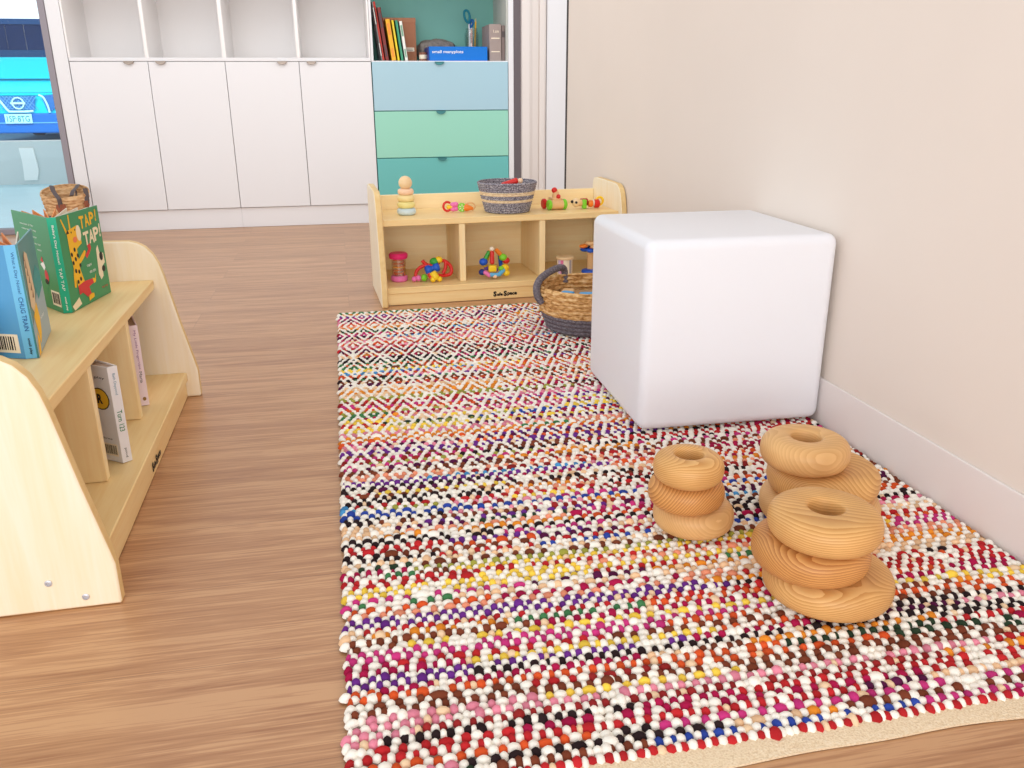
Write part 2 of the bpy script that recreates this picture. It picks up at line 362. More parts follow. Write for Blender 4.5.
DP('top_panel', MB().box(a, b, YC, YC+.42, 1.262, 1.28, M['white']), smooth=0)

ZS = ZT+.0035
# leaning books
bk = [(.222, .026, .288, (120, 130, 128), (226, 220, 214), 'tall dark hardback with a white and red spine, leftmost in the open teal shelf'),
      (.252, .020, .262, (132, 52, 48), (84, 70, 76), 'tall slim book with a mottled dark red spine, second in the open teal shelf'),
      (.284, .026, .205, (244, 180, 40), (238, 150, 60), 'thick yellow-orange book leaning in the open teal shelf'),
      (.315, .014, .200, (240, 214, 40), (226, 204, 60), 'thin bright yellow book leaning beside a green one'),
      (.334, .016, .200, (60, 150, 118), (70, 160, 120), 'green book leaning between yellow and white books'),
      (.355, .018, .196, (240, 240, 232), (120, 170, 140), 'white book at the right end of the leaning row, against the brown box')]
for x, w, h, c, c2, lab in bk:
    t = thing('book', lab, 'book', (x+.030, YC+.05, ZS+.001), 0, 'books leaning in the open teal shelf'); t.rotation_euler = (0, -math.radians(7), 0)
    mm = mat('cover_%d_%d_%d' % c, c, .4, noise=.1, nscale=30); m2 = mat('cover2_%d_%d_%d' % c2, c2, .4)
    g = MB(); g.box(0, w, 0, .003, 0, h, mm); g.box(0, .002, 0, .17, 0, h, mm); g.box(w-.002, w, 0, .17, 0, h, mm)
    g.box(w*.25, w*.75, -.0006, 0, h*.62, h*.9, m2); g.box(w*.3, w*.7, -.0006, 0, h*.08, h*.3, m2)
    if w > .025 and h > .25: g.box(w*.55, w-.001, -.0006, 0, .0, h, mat('spine_red', (190, 60, 50), .5)); g.box(.001, w*.35, -.0007, 0, 0, h, mat('spine_dark', (40, 36, 38), .5))
    g.build('cover', t)
    MB().box(.002, w-.002, .003, .165, .003, h-.004, M['cream']).build('pages', t, smooth=0)
# brown cardboard box
t = thing('cardboard_box', 'brown cardboard box standing behind the leaning books', 'box', (.375, YC+.245, ZS))
cb = mat('cardboard', (178, 120, 90), .8, noise=.05, nscale=20)
g = MB(); g.box(-.09, .092, 0, .09, 0, .224, cb); g.build('carton', t, bevel=.002)
MB().box(-.091, .093, -.0015, .092, .205, .228, mat('cardboard_lid', (184, 128, 98), .8)).build('lid', t, bevel=.001)
g = MB(); g.box(.030, .080, -.002, 0, .056, .076, M['cream']); g.box(.036, .074, -.0026, -.002, .060, .063, M['dark']); g.box(.036, .070, -.0026, -.002, .067, .070, M['dark']); g.build('paper_label', t, smooth=0)
# grey fluffy cushion behind the blue box
fl = mat('grey_fleece', (146, 138, 132), .95, .1, noise=.25, nscale=60, bump=.9, bscale=160)
g = MB(); pts = []
n1, n2 = 28, 14; v = []; f = []
for i in range(n2+1):
    ph = -PI/2+PI*i/n2
    for k in range(n1):
        th = 2*PI*k/n1; cx, cy, cz = math.cos(th)*math.cos(ph), math.sin(th)*math.cos(ph), math.sin(ph)
        sg = lambda q, e: math.copysign(abs(q)**e, q)
        w = 1+.05*math.sin(5*th+3*ph)+.04*math.sin(9*th-2*ph)
        v.append((.105*sg(cx, .6)*w, .055*sg(cy, .7)*w, .052+.052*sg(cz, .6)*w*(1+.12*math.sin(3*th))))
for i in range(n2):
    for k in range(n1): l = (k+1) % n1; f.append((i*n1+k, i*n1+l, (i+1)*n1+l, (i+1)*n1+k))
g.add(v, f, fl); o = g.build('fleece_bundle', smooth=60, loc=(.585, YC+.30, ZS+.012)); tag(o, 'rolled grey fluffy cloth behind the blue box', 'cloth')
# small tin beside blue box
t = thing('small_tin', 'small patterned tin squeezed between the brown box and the blue box', 'tin', (.488, YC+.10, ZS))
MB().cyl(.021, .045, mat('tin_brown', (150, 100, 80), .5, noise=.4, nscale=80), e=.06).build('can', t)
MB().lathe([(.0214, .012), (.0218, .013), (.0218, .032), (.0214, .033)], M['cream']).build('paper_band', t)
# blue box with lettering
t = thing('storage_box', 'flat bright blue box with white lettering in the open teal shelf', 'box', (.672, YC+.03, ZS))
bb = mat('box_blue', (0, 118, 214), .35)
MB().box(-.158, .158, 0, .20, 0, .072, bb).build('box_body', t, bevel=.002)
MB().text('small manyplots', -.058, .044, .168, .019, mat('lettering_white', (240, 244, 250), .5), frame((0, -.0006, 0), (1, 0)), bold=.015).build('lettering', t, smooth=0)
MB().box(-.164, -.1585, -.001, .19, .002, .070, M['navy']).build('box_end', t, smooth=0)
# jar with scissors and pencils
t = thing('glass_jar', 'glass jar of craft tools behind the blue box', 'jar', (.785, YC+.29, ZS))
MB().lathe([(.001, 0), (.038, 0), (.040, .004), (.040, .15), (.034, .165), (.034, .18), (.032, .18), (.032, .164), (.037, .15), (.037, .006), (.001, .005)], M['jar'], seg=28).build('jar_body', t)
s_ = thing('scissors', 'teal-handled scissors standing in the glass jar', 'scissors', (.770, YC+.285, ZS+.008))
g = MB(); g.tube(curve([(-.005, 0, .20), (-.022, 0, .225), (-.024, 0, .258), (-.006, 0, .262), (.006, 0, .235), (.000, 0, .205)], 6, True), .0065, mat('scissor_teal', (20, 130, 150), .4)); g.build('handle', s_)
g = MB(); g.tube(curve([(.006, .006, .17), (.018, .006, .185), (.026, .006, .205), (.018, .006, .216), (.006, .006, .195)], 6, True), .006, mat('scissor_blue', (20, 100, 170), .4)); g.build('handle', s_)
g = MB(); g.prism([(-.004, .20), (.004, .20), (.010, .002), (.006, .002)], 0, .002, M['screw'], ax='y'); g.prism([(.003, .19), (.010, .18), (-.002, .002), (-.006, .002)], .003, .005, M['screw'], ax='y'); g.build('blades', s_, smooth=0)
for k, (dx, dy, c, hh, lab) in enumerate(((.022, 0, (246, 190, 40), .225, 'yellow pencil standing in the glass jar'), (.008, .012, (220, 120, 60), .20, 'orange pencil standing in the glass jar'), (.0, -.012, (210, 90, 70), .17, 'short red pencil standing in the glass jar'))):
    t = thing('pencil', lab, 'pencil', (.785+dx*.6, YC+.29+dy, ZS+.008), 0, 'pencils in the glass jar'); t.rotation_euler = (dy*4, .06 if k == 0 else -.02, 0)
    MB().cyl(.0045, hh-.02, mat('pencil%d' % k, c, .4), seg=6).build('shaft', t); MB().lathe([(.0043, hh-.02), (.0008, hh)], M['beech'], seg=8).build('tip', t)
# two grey magazine files
for x, w, lab, nm in ((.8765, .066, 'grey-brown box file with white labels at the right of the blue box', 'box_file'), (.9205, .016, 'thin dark grey folder against the right side of the teal shelf', 'folder')):
    t = thing(nm, lab, 'file', (x, YC+.04, ZS)); c = mat(nm+'_grey', (168, 152, 146) if w > .05 else (140, 124, 120), .7, noise=.06, nscale=30)
    MB().box(-w/2, w/2, 0, .24, 0, .186 if w > .05 else .18, c).build('cover', t, bevel=.002)
    if w > .05:
        for z0, z1 in ((.112, .118), (.045, .050)): MB().box(-w/2+.010, w/2-.010, -.001, 0, z0, z1, M['cream']).build('label_strip', t, smooth=0)
        g = MB(); g.text('1.cm', .004, .150, .030, .016, M['cream'], frame((0, -.0008, 0), (1, 0)), bold=.01); g.build('lettering', t, smooth=0)
    else: MB().box(-.0075, .0075, -.001, 0, .12, .15, M['strap']).build('label_strip', t, smooth=0)

# ------------------------------------------------------------------ low maple shelves
def low_shelf(L, loc, rz, label, zt, screws, tx):
    t = thing('low_toy_shelf', label, 'shelf', loc, rz)
    prof = [(0, 0), (0, .064), (.004, .084), (.013, .126), (.026, .187), (.037, .245), (.047, .297), (.054, .325), (.064, .347), (.078, .3635), (.094, .373), (.110, .3775), (.32, .381), (.345, .378), (.358, .366), (.362, .35), (.362, 0)]
    for x0, x1, nm in ((0, .022, 'side_panel'), (L-.022, L, 'side_panel')):
        g = MB(); n = len(prof); pr = prof
        g.prism(pr, x0, x1, M['maple_z'], ax='x')
        ei = g.mi(M['edge'])
        for q in range(2, len(g.f)): g.m[q] = ei
        o = g.build(nm, t, bevel=.004, seg=3)
        if screws and x0 == 0 or (x0 > 0 and not screws):
            for sy, sz in ((.090, .046), (.046, .018)):
                s = MB(); s.lathe([(.001, 0), (.0044, 0), (.0050, .0012), (.0028, .0018), (.003, .0006), (.0005, .0006)], M['screw'], T(-.0001, sy, sz, 0, -PI/2, 0) if x0 == 0 else T(L+.0001, sy, sz, 0, PI/2, 0), 16)
                s.build('screw', o)
    fy = .070
    MB().box(.0225, L-.0225, fy, .342, zt-.021, zt, M['maple']).build('top_shelf', t, bevel=.002)
    MB().box(.0225, L-.0225, .026, .342, .041, .062, M['maple']).build('bottom_shelf', t, bevel=.002)
    MB().box(.0225, L-.0225, .031, .049, .001, .0405, M['maple']).build('kick_board', t, bevel=.0015)
    MB().box(.0225, L-.0225, .343, .358, .03, .336, M['maple_b']).build('back_panel', t, bevel=.0015)
    for k in (1, 2):
        x = .006+(L-.022)*k/3
        MB().box(x-.0105, x+.0105, fy+.003, .342, .0625, zt-.0215, M['maple_d']).build('divider', t, bevel=.0015)
    F = frame((tx, .0305, .019), (1, 0))
    g = MB(); w = .085
    g.text('S', -.040, .0005, .012, .019, M['ink'], F, bold=.06); g.text('afe', -.0225, -.001, .021, .012, M['ink'], F, bold=.05)
    g.text('S', -.003, .0005, .012, .019, M['ink'], F, bold=.06); g.text('pace', .022, -.003, .035, .0135, M['ink'], F, bold=.05)
    g.build('lettering', t, smooth=0)
    return t
TO, TR = (.109, 2.790), .0435
LO, LR = (-.348, 1.122), PI/2+.0187
ZTOY, ZLEFT = .284, .288
toy = low_shelf(.884, (*TO, .0005), TR, 'low maple shelf of toys against the far end of the rug', ZTOY, False, .437)
lef = low_shelf(.913, (*LO, .0005), LR, 'low maple bookshelf with picture books on top, at the left edge', ZLEFT, True, .478)
def tw(x, y, z=0):
    c, s = math.cos(TR), math.sin(TR); return (TO[0]+x*c-y*s, TO[1]+x*s+y*c, z)

# ------------------------------------------------------------------ picture books
def book(label, SL, SR, z, H, W, dL, dR, cs, art, name='picture_book', group=None, npages=7, inner=(238, 226, 205), inner2=None, fan=(.12, .88), split=.45):
    """board book standing half open; SL/SR spine corners, dL/dR cover directions"""
    SL = Vector((*SL, 0)); SR = Vector((*SR, 0)); base = (SL+SR)/2; t = thing(name, label, 'book', (base.x, base.y, z), 0, group)
    dL = Vector((*dL, 0)).normalized(); dR = Vector((*dR, 0)).normalized(); a = SL-base; b = SR-base; th = .0026
    cl, csn, cr = cs
    FR = frame(b, dR); FL = frame(a+dL*W, -dL); w = (SR-SL).length; FS = frame(a, b-a)
    gR = MB().box(0, W, 0, H, -th, 0, cr, FR); gL = MB().box(0, W, 0, H, -th, 0, cl, FL); gS = MB().box(0, w, 0, H, -th, 0, csn, FS)
    art(gL, gS, gR, FL, FS, FR, W, w, H)
    gL.build('back_cover', t, smooth=0); gS.build('spine', t, smooth=0); gR.build('front_cover', t, smooth=0)
    p1 = mat('page_%d_%d_%d' % inner, inner, .6); p2 = mat('page_%d_%d_%d' % (inner2 or inner), inner2 or inner, .6)
    for i in range(npages):
        f_ = fan[0]+(fan[1]-fan[0])*i/max(1, npages-1)
        o = a.lerp(b, .12+.76*i/max(1, npages-1)); d = (dL*(1-f_)+dR*f_).normalized()
        N = frame(o+d*.004, d)
        g = MB().box(0, W-.009, .003, H-.003, -.0009, .0009, p2 if i < npages*split else p1, N); g.build('page', t, smooth=0)
    return t
def barcode(g, F, x, y, w, h):
    g.box(x, x+w, y, y+h, 0, .0003, M['cream'], F); k = x+w*.1
    while k < x+w*.9:
        q = w*random.uniform(.02, .06); g.box(k, k+q, y+h*.15, y+h*.88, .0003, .0005, M['ink'], F); k += q+w*random.uniform(.02, .06)
GR = mat('cover_green', (58, 146, 96), .35); GS = mat('spine_green', (40, 178, 140), .35); YE = mat('print_yellow', (246, 190, 40), .5); CRM = mat('print_cream', (244, 230, 196), .5); RD = mat('print_red', (212, 58, 62), .5); BKI = mat('print_black', (30, 26, 28), .5); WH = mat('print_white', (246, 246, 242), .5); PK = mat('print_coral', (240, 130, 80), .5); GRD = mat('print_darkgreen', (40, 112, 80), .5)
def art_green(gL, gS, gR, FL, FS, FR, W, w, H):
    k = W; q = lambda pts: [(x*W, y*H) for x, y in pts]
    # title
    for ch, x, y, r in (('T', .55, .872, -.05), ('A', .675, .878, .08), ('P', .80, .885, -.06), ('!', .905, .905, -.1)): gR.text(ch, x*W, y*H, (.11 if ch != '!' else .03)*W, .135*H, YE, FR, rot=r, bold=.035)
    for ch, x, y, r in (('T', .60, .69, .02), ('A', .73, .695, -.06), ('P', .855, .705, .05), ('!', .955, .73, -.08)): gR.text(ch, x*W, y*H, (.135 if ch != '!' else .035)*W, .15*H, CRM, FR, rot=r, bold=.035)
    # giraffe
    gR.poly(q([(.16, .80), (.08, .96), (.10, .97), (.19, .82)]), YE, FR); gR.poly(q([(.24, .83), (.25, 1.0-.01), (.275, .99), (.275, .83)]), YE, FR)
    gR.poly(q([(.17, .83), (.42, .86), (.47, .80), (.47, .66), (.34, .62), (.335, .40), (.39, .25), (.22, .22), (.19, .42), (.17, .60)]), YE, FR, .0005)
    gR.oval(.435*W, .775*H, .055*W, .085*H, CRM, FR, .0007); gR.oval(.33*W, .72*H, .05*W, .032*H, PK, FR, .0008); gR.poly(q([(.15, .80), (.19, .845), (.225, .80)]), BKI, FR, .0008)
    gR.oval(.27*W, .805*H, .012*W, .010*H, BKI, FR, .0008); gR.oval(.36*W, .82*H, .012*W, .010*H, BKI, FR, .0008)
    for x, y in ((.20, .58), (.28, .62), (.27, .52), (.23, .40), (.30, .38), (.35, .44), (.24, .28), (.31, .30), (.205, .49), (.33, .55)): gR.oval(x*W, y*H, .022*W, .024*H, BKI, FR, .0008, .5)
    gR.poly(q([(.33, .44), (.50, .52), (.53, .56), (.50, .58), (.33, .50)]), YE, FR, .0006); gR.poly(q([(.50, .52), (.60, .575), (.585, .615), (.66, .63), (.67, .575), (.62, .53), (.53, .48)]), RD, FR, .0007)
    gR.poly(q([(.20, .46), (.16, .36), (.14, .24), (.18, .23), (.22, .34)]), YE, FR, .0006)
    gR.poly(q([(.22, .24), (.40, .26), (.58, .25), (.60, .20), (.47, .18), (.50, .09), (.40, .08), (.30, .15), (.22, .14)]), RD, FR, .0008)
    gR.poly(q([(.58, .255), (.60, .19), (.65, .20), (.68, .29), (.64, .24)]), YE, FR, .0008); gR.poly(q([(.43, .09), (.42, .03), (.56, .05), (.56, .09), (.50, .10)]), YE, FR, .0008)
    gR.poly(q([(.76, .26), (.79, .54), (.84, .58), (.86, .49), (.95, .47), (.96, .36), (.88, .33), (.87, .22), (.80, .19)]), CRM, FR); gR.oval(.885*W, .445*H, .045*W, .05*H, BKI, FR, .0006); gR.oval(.90*W, .30*H, .045*W, .035*H, BKI, FR, .0007)
    gR.text('taps', .56*W, .40*H, .12*W, .035*H, WH, FR); gR.text('on tin', .62*W, .33*H, .15*W, .035*H, WH, FR)
    gR.poly(q([(.02, .06), (.20, .12), (.24, .04), (.06, .0+.005)]), CRM, FR); gR.text('tap tap', .86*W, .10*H, .16*W, .03*H, RD, FR)
    # spine lettering, top to bottom
    gS.text("Baby's Day Noise!", w*.5, H*.72, H*.40, w*.30, WH, FS, rot=-PI/2, bold=.01); gS.text('TAP TAP', w*.5, H*.36, H*.24, w*.30, WH, FS, rot=-PI/2); gS.text('small play', w*.5, H*.10, H*.15, w*.22, WH, FS, rot=-PI/2, bold=.02)
    # back cover
    for i, (x, y, ww) in enumerate(((.40, .88, .38), (.45, .83, .40), (.58, .76, .12), (.62, .69, .18), (.65, .63, .12))): gL.text('noisy taps all day'[:3+int(ww*40)], x*W, y*H, ww*W, .026*H, WH, FL)
    gL.poly(q([(.60, .48), (.70, .52), (.73, .46), (.68, .42)]), WH, FL); gL.poly(q([(.62, .52), (.68, .57), (.70, .50)]), RD, FL, .0006); gL.oval(.72*W, .36*H, .05*W, .07*H, RD, FL); gL.oval(.70*W, .30*H, .05*W, .03*H, BKI, FL, .0006)
    barcode(gL, FL, .76*W, .06*H, .22*W, .16*H)
book('green giraffe picture book titled TAP! TAP!, standing open on the bookshelf', (-.5425, 1.7175), (-.527, 1.7205), ZLEFT+.0015, .183, .178, (-.60, .80), (.165, .985), (GR, GS, GR), art_green, npages=7, inner2=(236, 150, 70))
BL1 = mat('cover_blue', (86, 156, 206), .35); BL2 = mat('spine_blue', (110, 188, 232), .35); TEA = mat('cover_teal', (66, 134, 138), .35)
def art_blue(gL, gS, gR, FL, FS, FR, W, w, H):
    q = lambda pts: [(x*W, y*H) for x, y in pts]; dk = mat('print_blue', (30, 84, 150), .5)
    gS.text('What a Day Noise!', w*.5, H*.76, H*.36, w*.30, dk, FS, rot=-PI/2); gS.text('CHUG TRAIN', w*.5, H*.40, H*.30, w*.36, dk, FS, rot=-PI/2, bold=.01); gS.text('small play', w*.5, H*.11, H*.15, w*.26, BKI, FS, rot=-PI/2, bold=.02)
    gR.poly(q([(.0, .0), (.0, .28), (.30, .40), (.70, .52), (1, .50), (1, 0)]), mat('print_grey', (160, 178, 186), .5), FR, .0003)
    gR.poly(q([(.10, .44), (.16, .80), (.28, .90), (.40, .86), (.44, .70), (.46, .52), (.34, .40), (.22, .36)]), mat('print_fawn', (226, 198, 160), .5), FR, .0005)
    for i in range(6): gR.poly(q([(.16+.02*i, .84-.07*i), (.24+.025*i, .90-.07*i), (.22+.025*i, .82-.07*i)]), mat('print_brown', (150, 110, 80), .5), FR, .0007)
    gR.poly(q([(.14, .34), (.40, .42), (.46, .26), (.40, .14), (.26, .06), (.22, .16)]), YE, FR, .0006); gR.poly(q([(.04, .0+.004), (.14, .20), (.22, .12), (.16, .004)]), YE, FR, .0006)
    gR.poly(q([(.45, .60), (.75, .70), (.95, .60), (.95, .46), (.60, .40)]), mat('print_teal', (50, 150, 150), .5), FR, .0004); gR.text('noisy', .62*W, .24*H, .24*W, .04*H, WH, FR)
    barcode(gL, FL, .66*W, .05*H, .30*W, .17*H)
book('blue train picture book standing open at the near end of the bookshelf', (-.514, 1.412), (-.495, 1.414), ZLEFT+.0015, .182, .178, (-.93, .37), (-.185, .98), (BL1, BL2, TEA), art_blue, npages=7, inner2=(226, 140, 74), split=.75)
def art_white(gL, gS, gR, FL, FS, FR, W, w, H):
    yl = mat('print_gold', (240, 190, 50), .5)
    gL.oval(.80*W, .66*H, .155*W, .115*H, BKI, FL); gL.oval(.80*W, .66*H, .140*W, .104*H, yl, FL, .0006); gL.text('R', .80*W, .66*H, .09*W, .10*H, BKI, FL, bold=.05, n=.0008)
    gL.text('play', .85*W, .88*H, .16*W, .03*H, BKI, FL); gL.text('count to three', .66*W, .245*H, .46*W, .02*H, BKI, FL)
    barcode(gL, FL, .48*W, .06*H, .22*W, .13*H); barcode(gL, FL, .73*W, .06*H, .22*W, .13*H)
    sb = mat('print_slate', (110, 150, 170), .5); gs = mat('print_leaf', (40, 130, 80), .5)
    gS.text('Bath Daypond', w*.5, H*.82, H*.22, w*.34, sb, FS, rot=-PI/2); gS.text('Turn 123', w*.5, H*.44, H*.22, w*.52, gs, FS, rot=-PI/2, bold=.01); gS.text('pond', w*.5, H*.10, H*.10, w*.3, BKI, FS, rot=-PI/2)
WB = mat('book_white', (238, 236, 238), .35)
book('white counting book with Turn 123 on the spine, in the middle bay of the bookshelf', (-.4175, 1.486), (-.404, 1.4975), .064, .180, .150, (-.81, .59), (-.70, .714), (WB, WB, WB), art_white, npages=6, inner=(226, 206, 190))
def art_pink(gL, gS, gR, FL, FS, FR, W, w, H):
    pu = mat('print_mauve', (150, 90, 150), .5); gS.text('My Little Fingertips', w*.5, H*.70, H*.48, w*.34, pu, FS, rot=-PI/2); gS.text('Maria', w*.5, H*.36, H*.14, w*.34, BKI, FS, rot=-PI/2); gS.oval(w*.5, H*.085, w*.22, w*.26, mat('print_ochre', (150, 110, 60), .5), FS)
PKB = mat('book_pink', (246, 226, 232), .35)
book('thin pale pink picture book in the far bay of the bookshelf', (-.447, 1.789), (-.432, 1.795), .064, .175, .150, (-.42, .90), (-.30, .95), (PKB, PKB, PKB), art_pink, npages=6, inner=(214, 186, 160))
def art_none(gL, gS, gR, FL, FS, FR, W, w, H): gR.poly([(.1*W, .2*H), (.9*W, .2*H), (.9*W, .8*H), (.1*W, .8*H)], mat('print_ice', (200, 220, 232), .5), FR)
book('white picture book cut off by the left edge, in front of the blue one', (-.556, 1.398), (-.554, 1.410), ZLEFT+.0015, .09, .05, (-1, -.10), (-1, .0), (WB, WB, WB), art_none, npages=4)

# ------------------------------------------------------------------ rug
def rug():
    X0, X1, Y0, Y1 = -.036, .974, .684, 2.722
    t = thing('rag_rug', 'multicoloured rag-woven rug with a diamond weave on the floor', 'rug', ((X0+X1)/2, (Y0+Y1)/2, .0005))
    ox, oy = t.location.x, t.location.y
    nc = 200; px = (X1-X0)/nc; nr = 168; py = (Y1-Y0)/nr
    pal = [((186, 40, 44), 9), ((166, 24, 70), 9), ((194, 54, 120), 8), ((226, 136, 156), 5), ((104, 44, 132), 4), ((84, 24, 64), 6), ((214, 84, 40), 12), ((226, 138, 44), 10), ((242, 204, 76), 6), ((156, 154, 66), 4), ((66, 122, 76), 4), ((44, 62, 44), 5), ((44, 30, 32), 9), ((120, 60, 40), 9), ((48, 72, 160), 2), ((74, 144, 196), 2), ((236, 194, 152), 8), ((232, 146, 114), 6), ((150, 40, 40), 5)]
    cols = np.array([lin(c)[:3] for c, _ in pal]); wt = np.array([w for _, w in pal], float); wt /= wt.sum()
    # one long rag strip wound to and fro through the rows
    total = nr*1.0; pos = 0; cuts = []; cid = []; last = -1
    while pos < total+1:
        c = rng.choice(len(pal), p=wt)
        pos += rng.uniform(.04, .34) if rng.random() < .72 else rng.uniform(.34, 1.3); cuts.append(pos); cid.append(c)
    cuts = np.array(cuts); cid = np.array(cid)
    white = np.array(lin((252, 246, 234))[:3])
    tri = lambda i, p: np.abs(((i % p) - p//2))
    bumps = []
    ii = np.arange(nc); ti = tri(ii, 14)
    ph = 0
    for j in range(nr):
        tj = 0
        pb = .48 if j < 50 else (.12 if j < 84 else .0)
        ph = (ph+(2 if rng.random() < pb else int(tri(np.array(j), 18)-tri(np.array(j-1), 18)))) % 4
        w = ((ti+ph) % 4) < 2
        jit = rng.normal(0, .0022); xs_ = rng.normal(0, .0013 if j < 55 else .0003); ys_ = rng.normal(0, .0007)
        k = 0
        while k < nc:
            e = k
            while e+1 < nc and w[e+1] == w[k]: e += 1
            x0, x1 = X0+k*px, X0+(e+1)*px; x = (x0+x1)/2
            if k == 0: x0 += jit; x = (x0+x1)/2
            if w[k] or rng.random() < .07: c = white*rng.uniform(.90, 1.02) if rng.random() > .04 else np.array(lin((240, 208, 170))[:3])
            else:
                fx = (x-X0)/(X1-X0); s = j+(fx if j % 2 else 1-fx)
                c = cols[cid[np.searchsorted(cuts, s)]]*rng.uniform(.78, 1.18)
            z = rng.uniform(.0, .0016)
            big = rng.random() < (.09 if j < 70 else .02); gx, gy = (rng.uniform(1.2, 1.5), rng.uniform(1.1, 1.35)) if big else (1, 1); z += .0016*big
            bumps.append((x+xs_+rng.normal(0, .0005), Y0+(j+.5)*py+ys_+rng.normal(0, .0009)+.0012*math.sin(x*9+j*.05), gx*(x1-x0)*.5*1.38*rng.uniform(.86, 1.18)+(.0022 if e == k else 0), gy*py*.68*rng.uniform(.82, 1.2)*(1.06 if e-k > 1 else 1), .0088+z*1.3, *c))
            k = e+1
    B = np.array(bumps); n = len(B)
    K = 8; ang = 2*PI*np.arange(K)/K; un = [(1, .14), (.82, .56), (.48, .90)]
    loc = np.zeros((len(un)*K+1, 3))
    for r_, (s, z) in enumerate(un): loc[r_*K:(r_+1)*K] = np.stack([s*np.cos(ang), s*np.sin(ang), np.full(K, z)], 1)
    loc[-1] = (0, 0, 1); nv = len(loc)
    loc[:, 1] *= 1-.28*np.abs(loc[:, 0])**1.5; loc[:, 0] *= 1.06
    V = np.empty((n, nv, 3)); V[:, :, 0] = B[:, 0, None]-ox+loc[None, :, 0]*B[:, 2, None]; V[:, :, 1] = B[:, 1, None]-oy+loc[None, :, 1]*B[:, 3, None]; V[:, :, 2] = .0016+loc[None, :, 2]*B[:, 4, None]
    q = []
    for r_ in range(len(un)-1):
        for k in range(K): q.append((r_*K+k, r_*K+(k+1) % K, (r_+1)*K+(k+1) % K, (r_+1)*K+k))
    tr = [((len(un)-1)*K+k, (len(un)-1)*K+(k+1) % K, nv-1) for k in range(K)]
    q = np.array(q); tr = np.array(tr); off = (np.arange(n)*nv)[:, None, None]
    Q = (q[None]+off).reshape(-1); Tt = (tr[None]+off).reshape(-1)
    # backing slab appended, coloured dark as painted shade between the bumps
    bv = np.array([(x, y, z) for x in (X0-ox+.002, X1-ox-.002) for y in (Y0-oy, Y1-oy) for z in (.0, .0055)]); bf = np.array([(0,1,3,2),(4,6,7,5),(0,4,5,1),(2,3,7,6),(0,2,6,4),(1,5,7,3)])+n*nv
    allv = np.concatenate([V.reshape(-1, 3), bv]); loops = np.concatenate([Q, Tt, bf.reshape(-1)])
    sizes = np.concatenate([np.full(len(Q)//4, 4), np.full(len(Tt)//3, 3), np.full(6, 4)]); starts = np.concatenate([[0], np.cumsum(sizes)[:-1]])
    me = bpy.data.meshes.new('weave'); me.vertices.add(len(allv)); me.vertices.foreach_set('co', allv.astype(np.float32).ravel())
    me.loops.add(len(loops)); me.loops.foreach_set('vertex_index', loops.astype(np.int32)); me.polygons.add(len(sizes))
    me.polygons.foreach_set('loop_start', starts.astype(np.int32)); me.polygons.foreach_set('loop_total', sizes.astype(np.int32)); me.polygons.foreach_set('use_smooth', np.ones(len(sizes), bool))
    me.update(calc_edges=True)
    ca = me.color_attributes.new('rag', 'FLOAT_COLOR', 'POINT'); cc = np.ones((len(allv), 4), np.float32)
    cc[:n*nv, :3] = np.repeat(np.clip(B[:, 5:8], 0, 1), nv, axis=0); cc[n*nv:, :3] = (.30, .22, .17); ca.data.foreach_set('color', cc.ravel())
    m = bpy.data.materials.new('rag_weave'); m.use_nodes = True; nt = m.node_tree; b = nt.nodes['Principled BSDF']; b.inputs['Roughness'].default_value = .85; b.inputs['Specular IOR Level'].default_value = .12
    at = nt.nodes.new('ShaderNodeVertexColor'); at.layer_name = 'rag'; nt.links.new(at.outputs[0], b.inputs['Base Color'])
    tc = nt.nodes.new('ShaderNodeTexCoord'); nn = nt.nodes.new('ShaderNodeTexNoise'); nn.inputs['Scale'].default_value = 900; nt.links.new(tc.outputs['Object'], nn.inputs[0])
    bp = nt.nodes.new('ShaderNodeBump'); bp.inputs['Strength'].default_value = .25; bp.inputs['Distance'].default_value = .002; nt.links.new(nn.outputs['Fac'], bp.inputs['Height']); nt.links.new(bp.outputs[0], b.inputs['Normal'])
    me.materials.append(m); o = bpy.data.objects.new('weave', me); C.objects.link(o); o.parent = t
    # beige tape hems at both ends
    for y0, y1, s in ((.660, .690, 1), (2.716, 2.740, -1)):
        v = []; f = []; N = 60
        for i in range(N+1):
            x = X0+(X1-X0)*i/N; wv = .002*math.sin(x*13)+.0015*math.sin(x*31)
            a = y0+(wv if s > 0 else 0); c = y1+(wv if s < 0 else 0)
            v += [(x-ox, a-oy, .0003), (x-ox, a-oy, .0028), (x-ox, (a+c)/2-oy, .0052), (x-ox, c-oy, .006 if s > 0 else .0028), (x-ox, c-oy, .0003)]
        for i in range(N):
            for k in range(4): f.append((i*5+k, i*5+k+1, i*5+k+6, i*5+k+5))
        MB().add(v, [x[::-1] for x in f], M['hem']).build('hem', t, smooth=60)
    return t
rug()
ZR = .0152

# ------------------------------------------------------------------ white cube
cz, cr, S = ZR, -.0192, .4018
o = MB().box(0, S+.006, 0, S, 0, S-.002, M['plastic']).build('light_cube', bevel=.021, seg=6, smooth=0, loc=(.5745, 1.539, cz)); o.rotation_euler = (0, 0, cr)
for p in o.data.polygons: p.use_smooth = True
tag(o, 'large white rounded plastic cube standing on the rug against the wall', 'cube')

